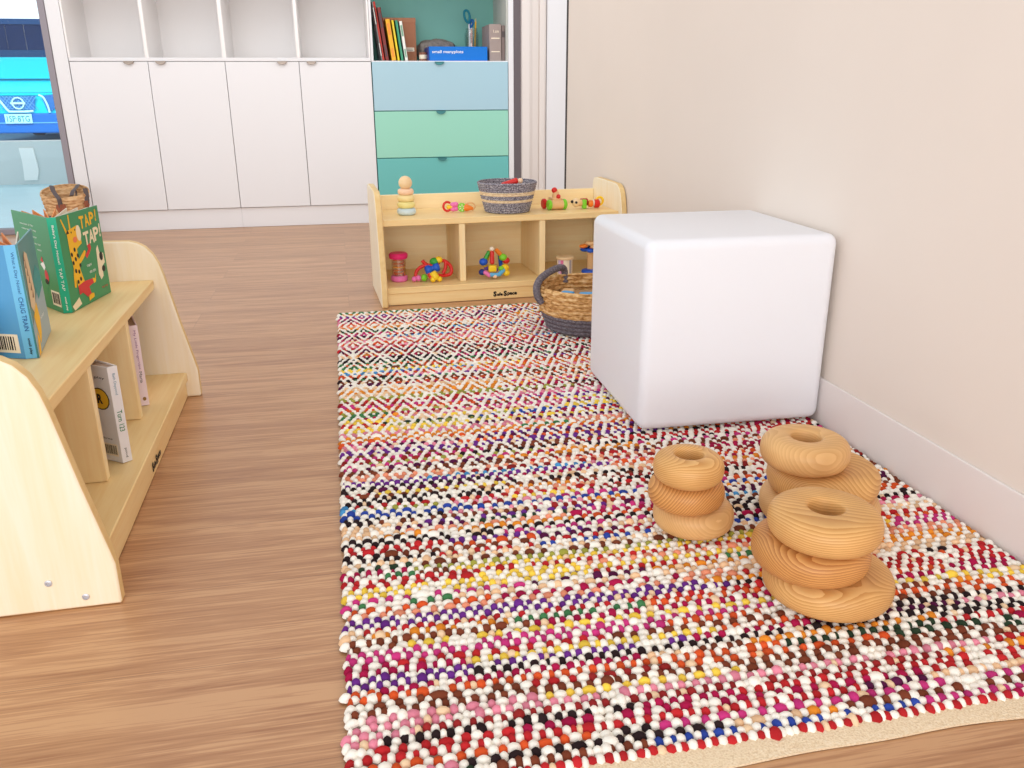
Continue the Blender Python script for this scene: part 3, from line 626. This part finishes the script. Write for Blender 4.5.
# ------------------------------------------------------------------ wooden rings
def ring(x, y, z, R, h, hole, name_label, group, k, tone=0):
    prof = []
    for i in range(17):
        a = -PI/2+PI*i/16; e = .82
        cz_ = math.copysign(abs(math.sin(a))**e, math.sin(a)); cr_ = abs(math.cos(a))**e
        prof.append((R-h*.56+h*.56*cr_, h/2+h/2*cz_))
    # soft lip then the hole
    prof += [(hole+.006, h), (hole+.002, h-.0012), (hole, h-.005), (hole, .005), (hole+.002, .0012), (hole+.006, 0)]
    if tone == 0: lt, dk = (234, 186, 120), (208, 150, 84)
    elif tone == 1: lt, dk = (226, 168, 100), (186, 120, 62)
    else: lt, dk = (234, 188, 128), (222, 172, 110)
    m = pine('pine_%s_%d' % (group[:3]+name_label[:5], k), lt, dk, (random.uniform(-.1, .1), random.uniform(.01, .07), random.uniform(.02, .09)), (random.uniform(-.25, .25), random.uniform(-.5, .5), random.uniform(0, 6.28)), random.uniform(75, 110))
    o = MB().lathe(prof, m, seg=56, closed=True).build('wooden_ring', smooth=50, loc=(x, y, z)); o.rotation_euler = (0, 0, random.uniform(0, 6))
    return tag(o, name_label, 'ring', group)
H1 = .0470
for k, (x, y, R, l, tn) in enumerate(((.527, 1.143, .065, 'pale bottom wooden ring of the smallest stack, nearest the rug centre', 2), (.508, 1.134, .0605, 'darker middle wooden ring of the smallest stack, left of the other two', 1), (.504, 1.122, .055, 'small wooden ring on top of the smallest stack, left of the other two', 0))):
    ring(x, y, ZR+k*H1, R, H1, .0215, l, 'wooden stacking rings', k, tn)
H2 = .0500
for k, (x, y, R, l, tn) in enumerate(((.743, 1.129, .096, 'bottom wooden ring of the stack in front of the white cube by the wall', 2), (.744, 1.129, .089, 'middle wooden ring, sticking out right, of the stack nearest the wall', 0), (.706, 1.129, .070, 'top wooden ring, pushed left, of the stack nearest the wall', 2))):
    ring(x, y, ZR+k*H2, R, H2, .0235, l, 'wooden stacking rings', 3+k, tn)
H3 = .0478
for k, (x, y, R, l, tn) in enumerate(((.635, .922, .0885, 'large bottom wooden ring of the frontmost stack', 0), (.605, .926, .0795, 'middle wooden ring of the frontmost stack, pushed to the left', 1), (.614, .914, .0752, 'top wooden ring of the frontmost stack with clear grain lines', 0))):
    ring(x, y, ZR+k*H3, R, H3, .0235, l, 'wooden stacking rings', 6+k, tn)

# ------------------------------------------------------------------ baskets
def coil(zs, rfun, mfun, wall, seg=72, amp=.0016, chev=0, rows=None):
    """coiled basket wall: outside up, inside down, with a coil ripple"""
    g = MB(); z0, z1 = zs; prof = []; n = rows*6
    for i in range(n+1):
        z = z0+(z1-z0)*i/n; prof.append((rfun(z)+amp*math.cos(2*PI*(i/6-.5)), z))
    pin = [(r-wall, z) for r, z in prof[::-1] if z > z0+.008]
    full = [(1e-4, z0)]+[(prof[0][0]-.006, z0)]+prof+[(prof[-1][0]-wall/2, z1+wall*.3)]+pin+[(1e-4, z0+.008)]
    g.lathe(full, mfun(z0), seg=seg, mfun=lambda p: mfun(p[1]))
    if chev:
        V = np.array(g.v); ang = np.arctan2(V[:, 1], V[:, 0]); row = (V[:, 2]-z0)/(z1-z0)*rows
        r = np.hypot(V[:, 0], V[:, 1]); d = chev*np.sin(ang*26+(np.floor(row) % 2)*PI+(row % 1)*2.6); d[V[:, 2] < chev_z] = 0; d[r < .05] = 0
        V[:, 0] *= 1+d/np.maximum(r, 1e-3); V[:, 1] *= 1+d/np.maximum(r, 1e-3); g.v = [tuple(p) for p in V]
    return g
# striped basket on the toy shelf
bx, by = .580, 2.992
t = thing('striped_basket', 'small grey and cream striped woven basket on top of the toy shelf', 'basket', (bx, by, ZTOY+.001))
coil((0, .104), lambda z: .079+.028*(z/.104)**.9, lambda z: M['jute'] if (.037 < z < .047 or .060 < z < .072) else M['grey_speck'], .007, amp=.0012, rows=14).build('basket_body', t, smooth=60)
t = thing('toy_scoop', 'red wooden toy with a pale end poking out of the striped basket', 'toy', (bx+.020, by-.012, ZTOY+.0105))
g = MB(); Tm, l = along((-.045, -.015, .082), (.010, -.035, .102)); g.cyl(.0105, l, M['red'], Tm, e=.4); g.build('handle', t)
MB().ball(.0095, M['peach'], T(.018, -.036, .100)).build('knob', t); Tm, l = along((.0, .01, .0), (-.02, -.025, .088)); MB().cyl(.009, l, M['dred'], Tm).build('peg', t)
# big straw basket on the rug, half behind the cube
fx, fy = .707, 2.375
chev_z = .051
t = thing('straw_basket', 'round straw basket with a dark grey base on the rug beside the cube', 'basket', (fx, fy, ZR))
def rf(z): u = min(1, z/.130); return .124+.030*math.sin(min(1, u*1.05)*PI/2)
coil((0, .130), rf, lambda z: M['rope_grey'] if z < .051 else M['straw'], .010, amp=.0022, seg=104, chev=.0022, rows=10).build('basket_body', t, smooth=60)
hp = curve([(-.149, -.030, .088), (-.162, -.028, .105), (-.165, -.022, .128), (-.156, -.005, .144), (-.134, .035, .150), (-.100, .080, .156), (-.062, .120, .158), (-.040, .146, .150), (-.034, .150, .128), (-.036, .144, .105)], 8)
MB().tube(hp, .0108, M['rope_grey'], seg=12).build('handle', t, smooth=60)
for (x, y, z, c, nm, lab) in ((-.080, -.045, .100, 'sky', 'toy_block', 'small blue block among toys in the straw basket'), (-.012, -.075, .100, 'sky', 'toy_block', 'flat blue block in the straw basket, next to the cube'), (-.05, .05, .085, 'beech', 'toy_block', 'wooden block deeper inside the straw basket')):
    g = MB(); g.box(-.035 if 'flat' in lab else -.018, .035 if 'flat' in lab else .018, -.02, .02, 0, .022, mat('block_blue', (70, 165, 225), .4) if c == 'sky' else M[c]); o = g.build(nm, bevel=.005, seg=3, loc=(fx+x, fy+y, ZR+z-.002)); o.rotation_euler = (0, 0, x*9); tag(o, lab, 'block', 'blocks in the straw basket')
o = MB().lathe([(1e-4, 0), (.095, 0), (.112, .01), (.122, .04), (.122, .066), (.08, .078), (1e-4, .081)], mat('toy_cloth', (176, 138, 96), .9, noise=.3, nscale=30, bump=.5, bscale=60), seg=40).build('filling_cloth', smooth=60, loc=(fx, fy, ZR+.0165)); tag(o, 'brownish cloth lining heap inside the straw basket under the blocks', 'cloth')
# straw bag by the window
t = thing('straw_bag', 'straw bag with dark handles and leather patch on floor by window', 'bag', (-1.287, 4.40, 0))
g = MB(); prof = []; rows = 12
for i in range(rows*6+1):
    z = .006+.262*i/(rows*6); r = .072+.034*(z/.268); prof.append((r+.0018*math.cos(2*PI*(i/6-.5)), z))
full = [(1e-4, .0)]+prof+[(r-.007, z) for r, z in prof[::-1] if z > .02]+[(1e-4, .02)]
g.lathe(full, M['straw2'], seg=48, mfun=lambda p: M['straw2'] if p[1] > .145 else M['rope_grey']); g.v = [(x*1.02, y*.72, z+(.25*y-.012 if z > .15 else 0)*min(1, max(0, (z-.15)/.1))) for x, y, z in g.v]; g.build('bag_body', t, smooth=60)
def strap(pts, w=.011): return MB().tube(curve(pts, 8), w, M['strap'], seg=8, flat=.3)
hd = strap([(-.002, -.0800, .185), (-.004, -.083, .212), (-.006, -.083, .230), (-.022, -.060, .244), (-.040, -.030, .262), (-.052, .0, .280), (-.056, .02, .262)]).build('handle', t, smooth=60)
MB().prism([(-.021, .202), (.017, .204), (.021, .186), (.012, .164), (-.002, .154), (-.016, .166), (-.024, .186)], -.088, -.083, M['leather'], ax='y').build('leather_patch', hd, bevel=.001)
hd = strap([(.036, .062, .21), (.038, .070, .262), (.046, .055, .277), (.052, .02, .272), (.046, -.03, .258), (.044, -.055, .240)]).build('handle', t, smooth=60)
hd = strap([(.099, -.03, .20), (.101, -.025, .235), (.098, -.02, .268)], .012).build('side_strap', t, smooth=60)
MB().prism([(-.014, .212), (.014, .212), (.016, .190), (.0, .174), (-.016, .190)], -.001, .004, M['leather'], T(.100, -.036, 0, 0, 0, PI/2*.75), ax='y').build('leather_patch', hd, bevel=.001)

# ------------------------------------------------------------------ toys on the top of the toy shelf
Z1 = ZTOY+.001; Z2 = .0633
t = thing('stacking_tower', 'pastel stacking-ring tower with a wooden ball on top, on the toy shelf', 'toy', (.220, 2.985, Z1))
z = 0
for R, h, c in ((.0335, .0235, 'paleblue'), (.0315, .0225, 'paleyellow'), (.0305, .0225, 'paleyel2'), (.0280, .021, 'peach')):
    e = h*.42; prof = [(R-e+e*math.cos(a), z+h/2+h/2*math.sin(a)) for a in [-PI/2+PI*i/10 for i in range(11)]]
    MB().lathe(prof, M[c], seg=32).build('ring', t); z += h
MB().ball(.0235, M['lightwood'], T(0, 0, z+.0195)).build('ball', t)
# wooden rattle
t = thing('wooden_rattle', 'small wooden rattle with red arch and pink and green discs on the toy shelf', 'toy', (.408, 3.005, Z1))
g = MB(); g.tube([(-.042+.014*math.cos(a), 0, .0212+.0155*math.sin(a)) for a in [PI*.25+PI*1.5*i/16 for i in range(17)]], .0042, M['red']); g.build('red_arch', t)
MB().cyl(.007, .020, M['yellow'], T(-.044, 0, .019, 0, PI/2, 0), e=.3).build('bead', t)
for x, zz_ in ((-.022, .026), (-.022, .011), (-.012, .027), (-.012, .012)): MB().ball(.010, M['pink'], T(x, 0, zz_+.0005), .9).build('bead', t)
g = MB(); g.cyl(.0155, .012, M['lime'], T(.010, .006, .0165, PI/2, 0, 0)); 
for k in range(6): a = k*PI/3; g.box(-.0012, .0012, .004, .012, 0, .0006, M['cream'], T(.010, -.0061, .0165, PI/2, 0, 0) @ Matrix.Rotation(a, 4, 'Z'))
g.build('disc', t)
Tm, l = along((.018, 0, .016), (.050, -.004, .012)); MB().lathe([(.011, 0), (.013, l*.3), (.004, l)], M['orange'], Tm).build('cone', t)
g = MB(); g.tube([(.040+.018*math.cos(a), .006, .0175+.014*math.sin(a)) for a in [-PI*.4+PI*1.4*i/14 for i in range(15)]], .003, M['beech']); g.build('wooden_arch', t)
MB().cyl(.0035, .085, M['beech'], T(-.040, .0, .019, 0, PI/2, 0)).build('rod', t)
# wheeled toy car
t = thing('toy_roller_car', 'wooden toy car with red peg figure and green front wheels on the shelf', 'toy', (.762, 2.985, Z1), .12)
MB().cyl(.0165, .046, M['beech'], T(-.023, 0, .0185, 0, PI/2, 0)).build('body_roller', t)
for x in (-.036, .022): MB().cyl(.0185, .013, M['lime'], T(x, 0, .0185, 0, PI/2, 0), e=.25).build('wheel', t)
for x in (-.042, .020): MB().cyl(.0185, .014, M['red'], T(x, .040, .0185, 0, PI/2, 0), e=.25).build('wheel', t)
MB().cyl(.012, .048, M['beech'], T(-.024, .040, .0185, 0, PI/2, 0)).build('rear_roller', t)
MB().box(-.017, .017, -.006, .046, .030, .042, M['beech']).build('seat_block', t, bevel=.003)
MB().lathe([(.013, .0), (.0145, .010), (.010, .022), (.006, .028)], M['beech'], T(0, .012, .040)).build('figure_body', t)
MB().ball(.0105, M['red'], T(-.006, .012, .068)).build('figure_head', t); MB().ball(.008, M['red'], T(.004, -.003, .047)).build('button', t)
# caterpillar dog
t = thing('toy_dog', 'jointed wooden toy dog with red body and yellow tail ring on the shelf', 'toy', (.880, 2.992, Z1), .05)
MB().ball(.0155, M['lightwood'], T(-.045, 0, .0225)).build('head', t)
MB().ball(.0055, M['black'], T(-.061, -.002, .0265)).build('nose', t); MB().ball(.0048, M['black'], T(-.049, -.0135, .0245)).build('eye', t)
MB().cyl(.012, .010, M['beech'], T(-.034, 0, .021, 0, PI/2, 0)).build('neck_disc', t)
MB().cyl(.013, .026, M['dred'], T(-.026, .008, .023, 0, PI/2, 0)).build('body_bead', t)
MB().box(-.024, -.008, -.013, .003, .0005, .033, M['lime']).build('leg_block', t, bevel=.003)
MB().cyl(.0125, .018, M['orange'], T(.001, .0, .019, 0, PI/2+.2, 0), e=.3).build('body_bead', t); MB().cyl(.013, .004, M['cream'], T(.018, 0, .019, 0, PI/2, 0)).build('disc', t)
MB().cyl(.0155, .020, M['red'], T(.023, 0, .0165, 0, PI/2, 0), e=.2).build('body_bead', t)
g = MB(); g.tube([(.046+.013*math.cos(a), .004, .025+.0135*math.sin(a)) for a in [2*PI*i/18 for i in range(18)]], .0045, M['yellow'], closed=True); g.build('tail_ring', t)

# ------------------------------------------------------------------ toys in the bays
t = thing('rainmaker_shaker', 'clear shaker with pink caps in the left bay of the toy shelf', 'toy', (.180, 2.93, Z2))
MB().cyl(.0295, .020, M['pink'], e=.2).build('cap', t); MB().lathe([(.024, .078), (.031, .080), (.033, .086), (.033, .094), (.028, .099), (.001, .099)], M['magenta'], seg=28).build('cap', t)
MB().lathe([(.025, .019), (.025, .080)], M['clear'], seg=28).build('clear_tube', t)
MB().tube([(.019*math.cos(a), .019*math.sin(a), .020+.058*a/(10*PI)) for a in [10*PI*i/100 for i in range(101)]], .0018, M['orange'], seg=6).build('spiral', t)
MB().cyl(.005, .060, M['cream'], T(0, 0, .019)).build('core', t); MB().cyl(.021, .003, M['yellow'], T(0, 0, .048)).build('disc', t)
g = MB()
for k in range(16): a = random.uniform(0, 6.28); r = random.uniform(.006, .019); g.ball(.0035, M[random.choice(['red', 'cream', 'orange', 'sky'])], T(r*math.cos(a), r*math.sin(a), random.uniform(.0225, .030)), seg=8)
g.build('beads', t)
# teether with red loops
t = thing('loop_teether', 'tangled teether of red loops with blue, yellow and green pieces', 'toy', (.296, 2.90, Z2))
LP = [curve([(-.060, .0, .012), (-.058, .004, .034), (-.038, .004, .052), (-.010, .0, .056), (.006, .0, .050)], 8), curve([(.010, .0, .050), (.026, .004, .068), (.046, .006, .066), (.064, .004, .046), (.062, .0, .024), (.040, -.002, .018), (.012, -.012, .022)], 8), curve([(.046, .006, .068), (.044, .0, .045), (.034, -.004, .026)], 8), curve([(-.036, .006, .073), (-.024, .004, .060), (-.008, .002, .052)], 6), curve([(-.016, -.014, .032), (-.010, -.020, .016), (-.002, -.022, .007)], 6)]
for l in LP: MB().tube(l, .0062, M['red'], seg=10).build('red_loop', t, smooth=60)
g = MB(); Tm, l = along((-.028, -.006, .038), (.022, -.004, .052)); g.lathe([(.010, 0), (.0165, .006), (.0165, .018), (.010, .024), (.010, .030), (.0160, .036), (.0160, l-.004), (.010, l)], M['blue'], Tm); g.build('blue_piece', t, smooth=60)
g = MB(); Tm, l = along((-.004, -.016, .036), (.008, -.022, .011)); g.lathe([(.010, 0), (.013, .004), (.012, .012), (.014, .018), (.013, l), (.008, l+.003)], M['yellow'], Tm); g.ball(.0095, M['yellow'], T(.020, -.022, .0105)); g.ball(.0095, M['yellow'], T(-.004, -.028, .0105)); g.build('yellow_star', t, smooth=60)
MB().ball(.0165, M['green'], T(.006, .004, .068), .8).build('green_piece', t); MB().ball(.0135, M['yellow'], T(.022, .004, .073), .9).build('yellow_piece', t)
MB().ball(.0105, M['pink'], T(-.052, -.004, .013)).build('pink_piece', t); MB().ball(.0095, M['pink'], T(-.067, -.004, .0105)).build('pink_piece', t); MB().ball(.0115, M['lime'], T(-.032, -.004, .014), 1.1).build('green_piece', t)
# rattle ball of bars
t = thing('rattle_ball', 'ball-shaped rattle of coloured bars in the middle bay', 'toy', (.514, 2.91, Z2))
def bar(p, q, r, c): Tm, l = along(p, q); MB().cyl(r, l, M[c], Tm, e=.5).build('bar', t)
MB().ball(.0085, M['cream'], T(-.008, -.01, .104)).build('cap_bead', t)
bar((-.008, -.012, .098), (-.010, -.024, .052), .0078, 'red'); bar((-.016, -.006, .096), (-.034, -.010, .066), .0072, 'green'); bar((.006, -.004, .102), (.026, -.004, .080), .0078, 'orange')
bar((-.040, -.022, .028), (-.018, -.036, .012), .0075, 'pink'); bar((-.022, -.034, .018), (.010, -.036, .016), .0075, 'sky'); bar((.008, -.036, .014), (.034, -.020, .032), .0078, 'sky'); bar((.02, .03, .02), (-.03, .03, .03), .0075, 'purple'); bar((.03, .02, .03), (.024, .012, .085), .0075, 'blue'); bar((-.03, .024, .035), (-.012, .01, .095), .0075, 'yellow')
for x, y, zz_, r, c, nm in ((-.039, -.012, .060, .0155, 'blue', 'ring_bead'), (.032, -.004, .072, .0150, 'lime', 'ring_bead'), (.044, -.002, .060, .0135, 'red', 'ring_bead'), (-.044, -.014, .024, .0130, 'navy', 'ring_bead'), (.038, -.010, .036, .0150, 'yellow', 'ring_bead'), (.042, -.018, .018, .0125, 'yellow', 'ring_bead'), (.022, -.022, .036, .0105, 'lime', 'ring_bead'), (-.002, -.036, .0125, .0090, 'peach', 'ring_bead')): MB().ball(r, M[c], T(x, y, zz_), .85).build(nm, t)
MB().box(-.024, .004, -.040, -.016, .028, .050, M['yellow']).build('yellow_cube', t, bevel=.005, seg=3)
# little drum
t = thing('small_drum', 'small striped drum with a wooden lid in the right bay', 'drum', (.775, 2.915, Z2))
g = MB(); ns = 24; v = []; 
g.lathe([(.0285, .003), (.0285, .055)], M['cream'], seg=48)
st = [M['cream'], mat('drum_grey', (176, 170, 176), .5), M['cream'], mat('drum_lilac', (216, 190, 226), .5), mat('drum_pink', (222, 120, 160), .5), M['cream']]
for m in st: g.mi(m)
for q in range(48): g.m[q] = g.mi(st[(q//3) % 6])
g.build('drum_shell', t); MB().cyl(.0325, .010, M['lightwood'], T(0, 0, .0545), seg=40, e=.3).build('lid', t); MB().cyl(.0300, .005, M['lightwood'], seg=40, e=.2).build('base', t)
# wooden post toy
t = thing('wooden_post_toy', 'wooden post toy with blue base and orange and blue discs behind the cube', 'toy', (.872, 2.915, Z2))
MB().lathe([(1e-4, 0), (.030, 0), (.033, .004), (.030, .011), (.018, .015), (1e-4, .015)], M['blue'], seg=28).build('base', t)
MB().cyl(.0125, .072, M['beech'], T(0, 0, .013)).build('post', t)
for k in range(4):
    a = PI+.2+k*PI/2; MB().ball(.0155, M['orange' if k % 2 == 0 else 'beech'], T(.030*math.cos(a), .030*math.sin(a), .099), .45).build('disc', t)
    MB().ball(.0165, M['blue'], T(.022*math.cos(a-.5), .022*math.sin(a-.5), .085), .5).build('disc', t)
MB().ball(.012, M['red'], T(.004, -.012, .090)).build('bead', t); MB().lathe([(1e-4, .102), (.020, .102), (.024, .107), (.018, .114), (1e-4, .116)], M['beech'], seg=24).build('cap', t)

# ------------------------------------------------------------------ car beyond the window
CX, CY = -4.585, 14.3
t = thing('car', 'bright cyan car parked facing the window outside', 'car', (CX, CY, -.019))
cp = mat('paint_cyan', (0, 222, 248), .45, .15); cg = mat('grille_blue', (44, 116, 190), .5); ch = mat('chrome_pale', (205, 252, 252), .35, .4); cb_ = mat('bumper_blue', (24, 116, 206), .4); ct = mat('tyre', (30, 40, 60), .8)
side = [(0, .20), (-.02, .45), (.0, .64), (.06, .74), (.95, .90), (1.65, 1.28), (2.7, 1.32), (3.5, .98), (4.0, .95), (4.05, .3), (4.0, .2)]
g = MB(); g.prism(side, -.86, .86, cp, ax='x'); g.build('body', t, bevel=.06, seg=3)
g = MB(); g.prism([(-.70, .93), (.70, .93), (.58, 1.24), (-.58, 1.24)], 0, .006, mat('windscreen_cyan', (0, 214, 240), .4, .15), T(0, .93, 0) @ Matrix(((1,0,0,0),(0,1,1.84,-1.72),(0,0,1,.012),(0,0,0,1))), ax='y'); g.build('windscreen', t, smooth=0)  # sky reflection is put into the opaque windscreen colour
g = MB(); g.box(-.72, .72, -.035, 0, .885-.16, .895-.16, mat('shut_line', (10, 120, 150), .6)); g.build('bonnet_line', t, smooth=0)
gr_ = MB(); gr_.prism([(-.27, .685), (.24, .685), (.20, .49), (-.14, .49)], -.045, -.025, cg, ax='y')
for i in range(9):
    for s in (-1, 1):
        x = -.22+i*.05; gr_.box(-.004, .004, -.05, -.045, -.125, .125, mat('mesh_pale', (110, 180, 226), .5), T(x, 0, .59, 0, s*.7, 0))
gr_.build('grille', t, smooth=0)
MB().tube(curve([(-.30, -.06, .70), (-.24, -.06, .62), (-.155, -.06, .485), (-.10, -.06, .468), (.10, -.06, .468), (.19, -.06, .475)], 6), .016, ch).build('chrome_trim', t)
g = MB(); g.tube([(.078*math.cos(a), -.065, .585+.078*math.sin(a)) for a in [2*PI*i/24 for i in range(24)]], .011, ch, closed=True); g.box(-.10, .10, -.072, -.058, .572, .600, ch); g.build('emblem', t)
for s in (-1, 1):
    g = MB(); g.prism([(s*.33, .68), (s*.66, .74), (s*.72, .66), (s*.42, .47), (s*.38, .47)], -.05, -.02, cg, ax='y'); g.build('headlight', t, smooth=0)
    MB().tube(curve([(s*.30, -.06, .70), (s*.36, -.06, .66), (s*.40, -.06, .54), (s*.41, -.06, .45)], 6), .014, ch).build('chrome_trim', t)
    MB().prism([(s*.86, 1.0), (s*1.02, 1.02), (s*1.03, .90), (s*.88, .90)], 1.0, 1.1, cp, ax='y').build('mirror', t, bevel=.02)
    for y in (.75, 3.2): MB().cyl(.31, .2, ct, T(s*.78-.1, y, .315, 0, PI/2, 0)).build('wheel', t)
MB().box(-.84, .84, -.045, .02, .16, .445, cb_).build('bumper', t, bevel=.02); MB().box(-.80, .80, -.055, -.04, .30, .315, mat('bumper_line', (110, 190, 235), .4)).build('bumper_strip', t, smooth=0)
pl = MB().box(-.215, .155, -.075, -.055, .300, .434, mat('plate_pale', (190, 252, 252), .5)).build('number_plate', t, bevel=.004)
g = MB(); g.text('1SP·8TG', -.03, .367, .31, .085, mat('plate_ink', (40, 150, 170), .5), frame((0, -.0757, 0), (1, 0)), bold=.01); g.build('lettering', pl, smooth=0)

# ------------------------------------------------------------------ camera and light
f, pitch, yaw, roll = 838.8462, .3355, .1959, -.0059
cy_, sy_ = math.cos(yaw), math.sin(yaw); r = Vector((cy_, -sy_, 0)); fw = Vector((sy_, cy_, 0)); up = Vector((0, 0, 1))
f2 = fw*math.cos(pitch)-up*math.sin(pitch); u2 = up*math.cos(pitch)+fw*math.sin(pitch)
r3 = r*math.cos(roll)+u2*math.sin(roll); u3 = u2*math.cos(roll)-r*math.sin(roll)
cam = bpy.data.cameras.new('camera'); co = bpy.data.objects.new('camera', cam); C.objects.link(co)
co.matrix_world = Matrix(((r3.x, u3.x, -f2.x, 0), (r3.y, u3.y, -f2.y, 0), (r3.z, u3.z, -f2.z, .69), (0, 0, 0, 1)))
cam.sensor_width = 36; cam.lens = f*36/1024; cam.clip_start = .02; cam.clip_end = 200
sc.camera = co
w = bpy.data.worlds.new('world'); sc.world = w; w.use_nodes = True; bg = w.node_tree.nodes['Background']
bg.inputs[1].default_value = 1.0
tcw = w.node_tree.nodes.new('ShaderNodeTexCoord'); sx_ = w.node_tree.nodes.new('ShaderNodeSeparateXYZ'); rw = w.node_tree.nodes.new('ShaderNodeValToRGB')
w.node_tree.links.new(tcw.outputs['Generated'], sx_.inputs[0]); w.node_tree.links.new(sx_.outputs['Z'], rw.inputs[0]); w.node_tree.links.new(rw.outputs[0], bg.inputs[0])
rw.color_ramp.elements[0].position = .1; rw.color_ramp.elements[0].color = (1.46, 1.47, 1.50, 1); rw.color_ramp.elements[1].position = .8; rw.color_ramp.elements[1].color = (.55, .56, .58, 1)
def area(name, loc, rot, size, power, col=(1, .97, .93)):
    l = bpy.data.lights.new(name, 'AREA'); l.shape = 'RECTANGLE'; l.size, l.size_y = size; l.energy = power; l.color = col
    o = bpy.data.objects.new(name, l); C.objects.link(o); o.location = loc; o.rotation_euler = rot; return o
area('ceiling_light', (-.4, 1.6, 2.6), (0, 0, 0), (2.4, 3.6), 10, (1, .995, 1))  # unseen overhead fill, added for soft top light
area('ceiling_light', (-.3, 3.4, 2.5), (math.radians(48), 0, 0), (2.4, 1.2), 15, (1, .995, 1))  # second unseen fill, added and tilted to lift the cubbies
area('room_window_light', (-1.1, -2.7, 1.15), (math.radians(82), 0, math.radians(-16)), (2.8, 1.8), 50, (1, .995, 1))  # unseen broad fill added behind the camera, low enough to reach the bays
area('room_low_light', (.1, -2.4, .62), (math.radians(89), 0, math.radians(-4)), (2.2, .9), 18, (1, .995, 1))  # unseen fill added to brighten the dark toy-shelf bays
area('courtyard_light', (-4.2, 10.2, 4.2), (math.radians(42), 0, 0), (6, 2), 330, (1, 1, 1))  # unseen fill added outdoors to brighten the car and terrace
sc.view_settings.view_transform = 'Standard'; sc.view_settings.look = 'None'; sc.view_settings.exposure = 0; sc.view_settings.gamma = 1
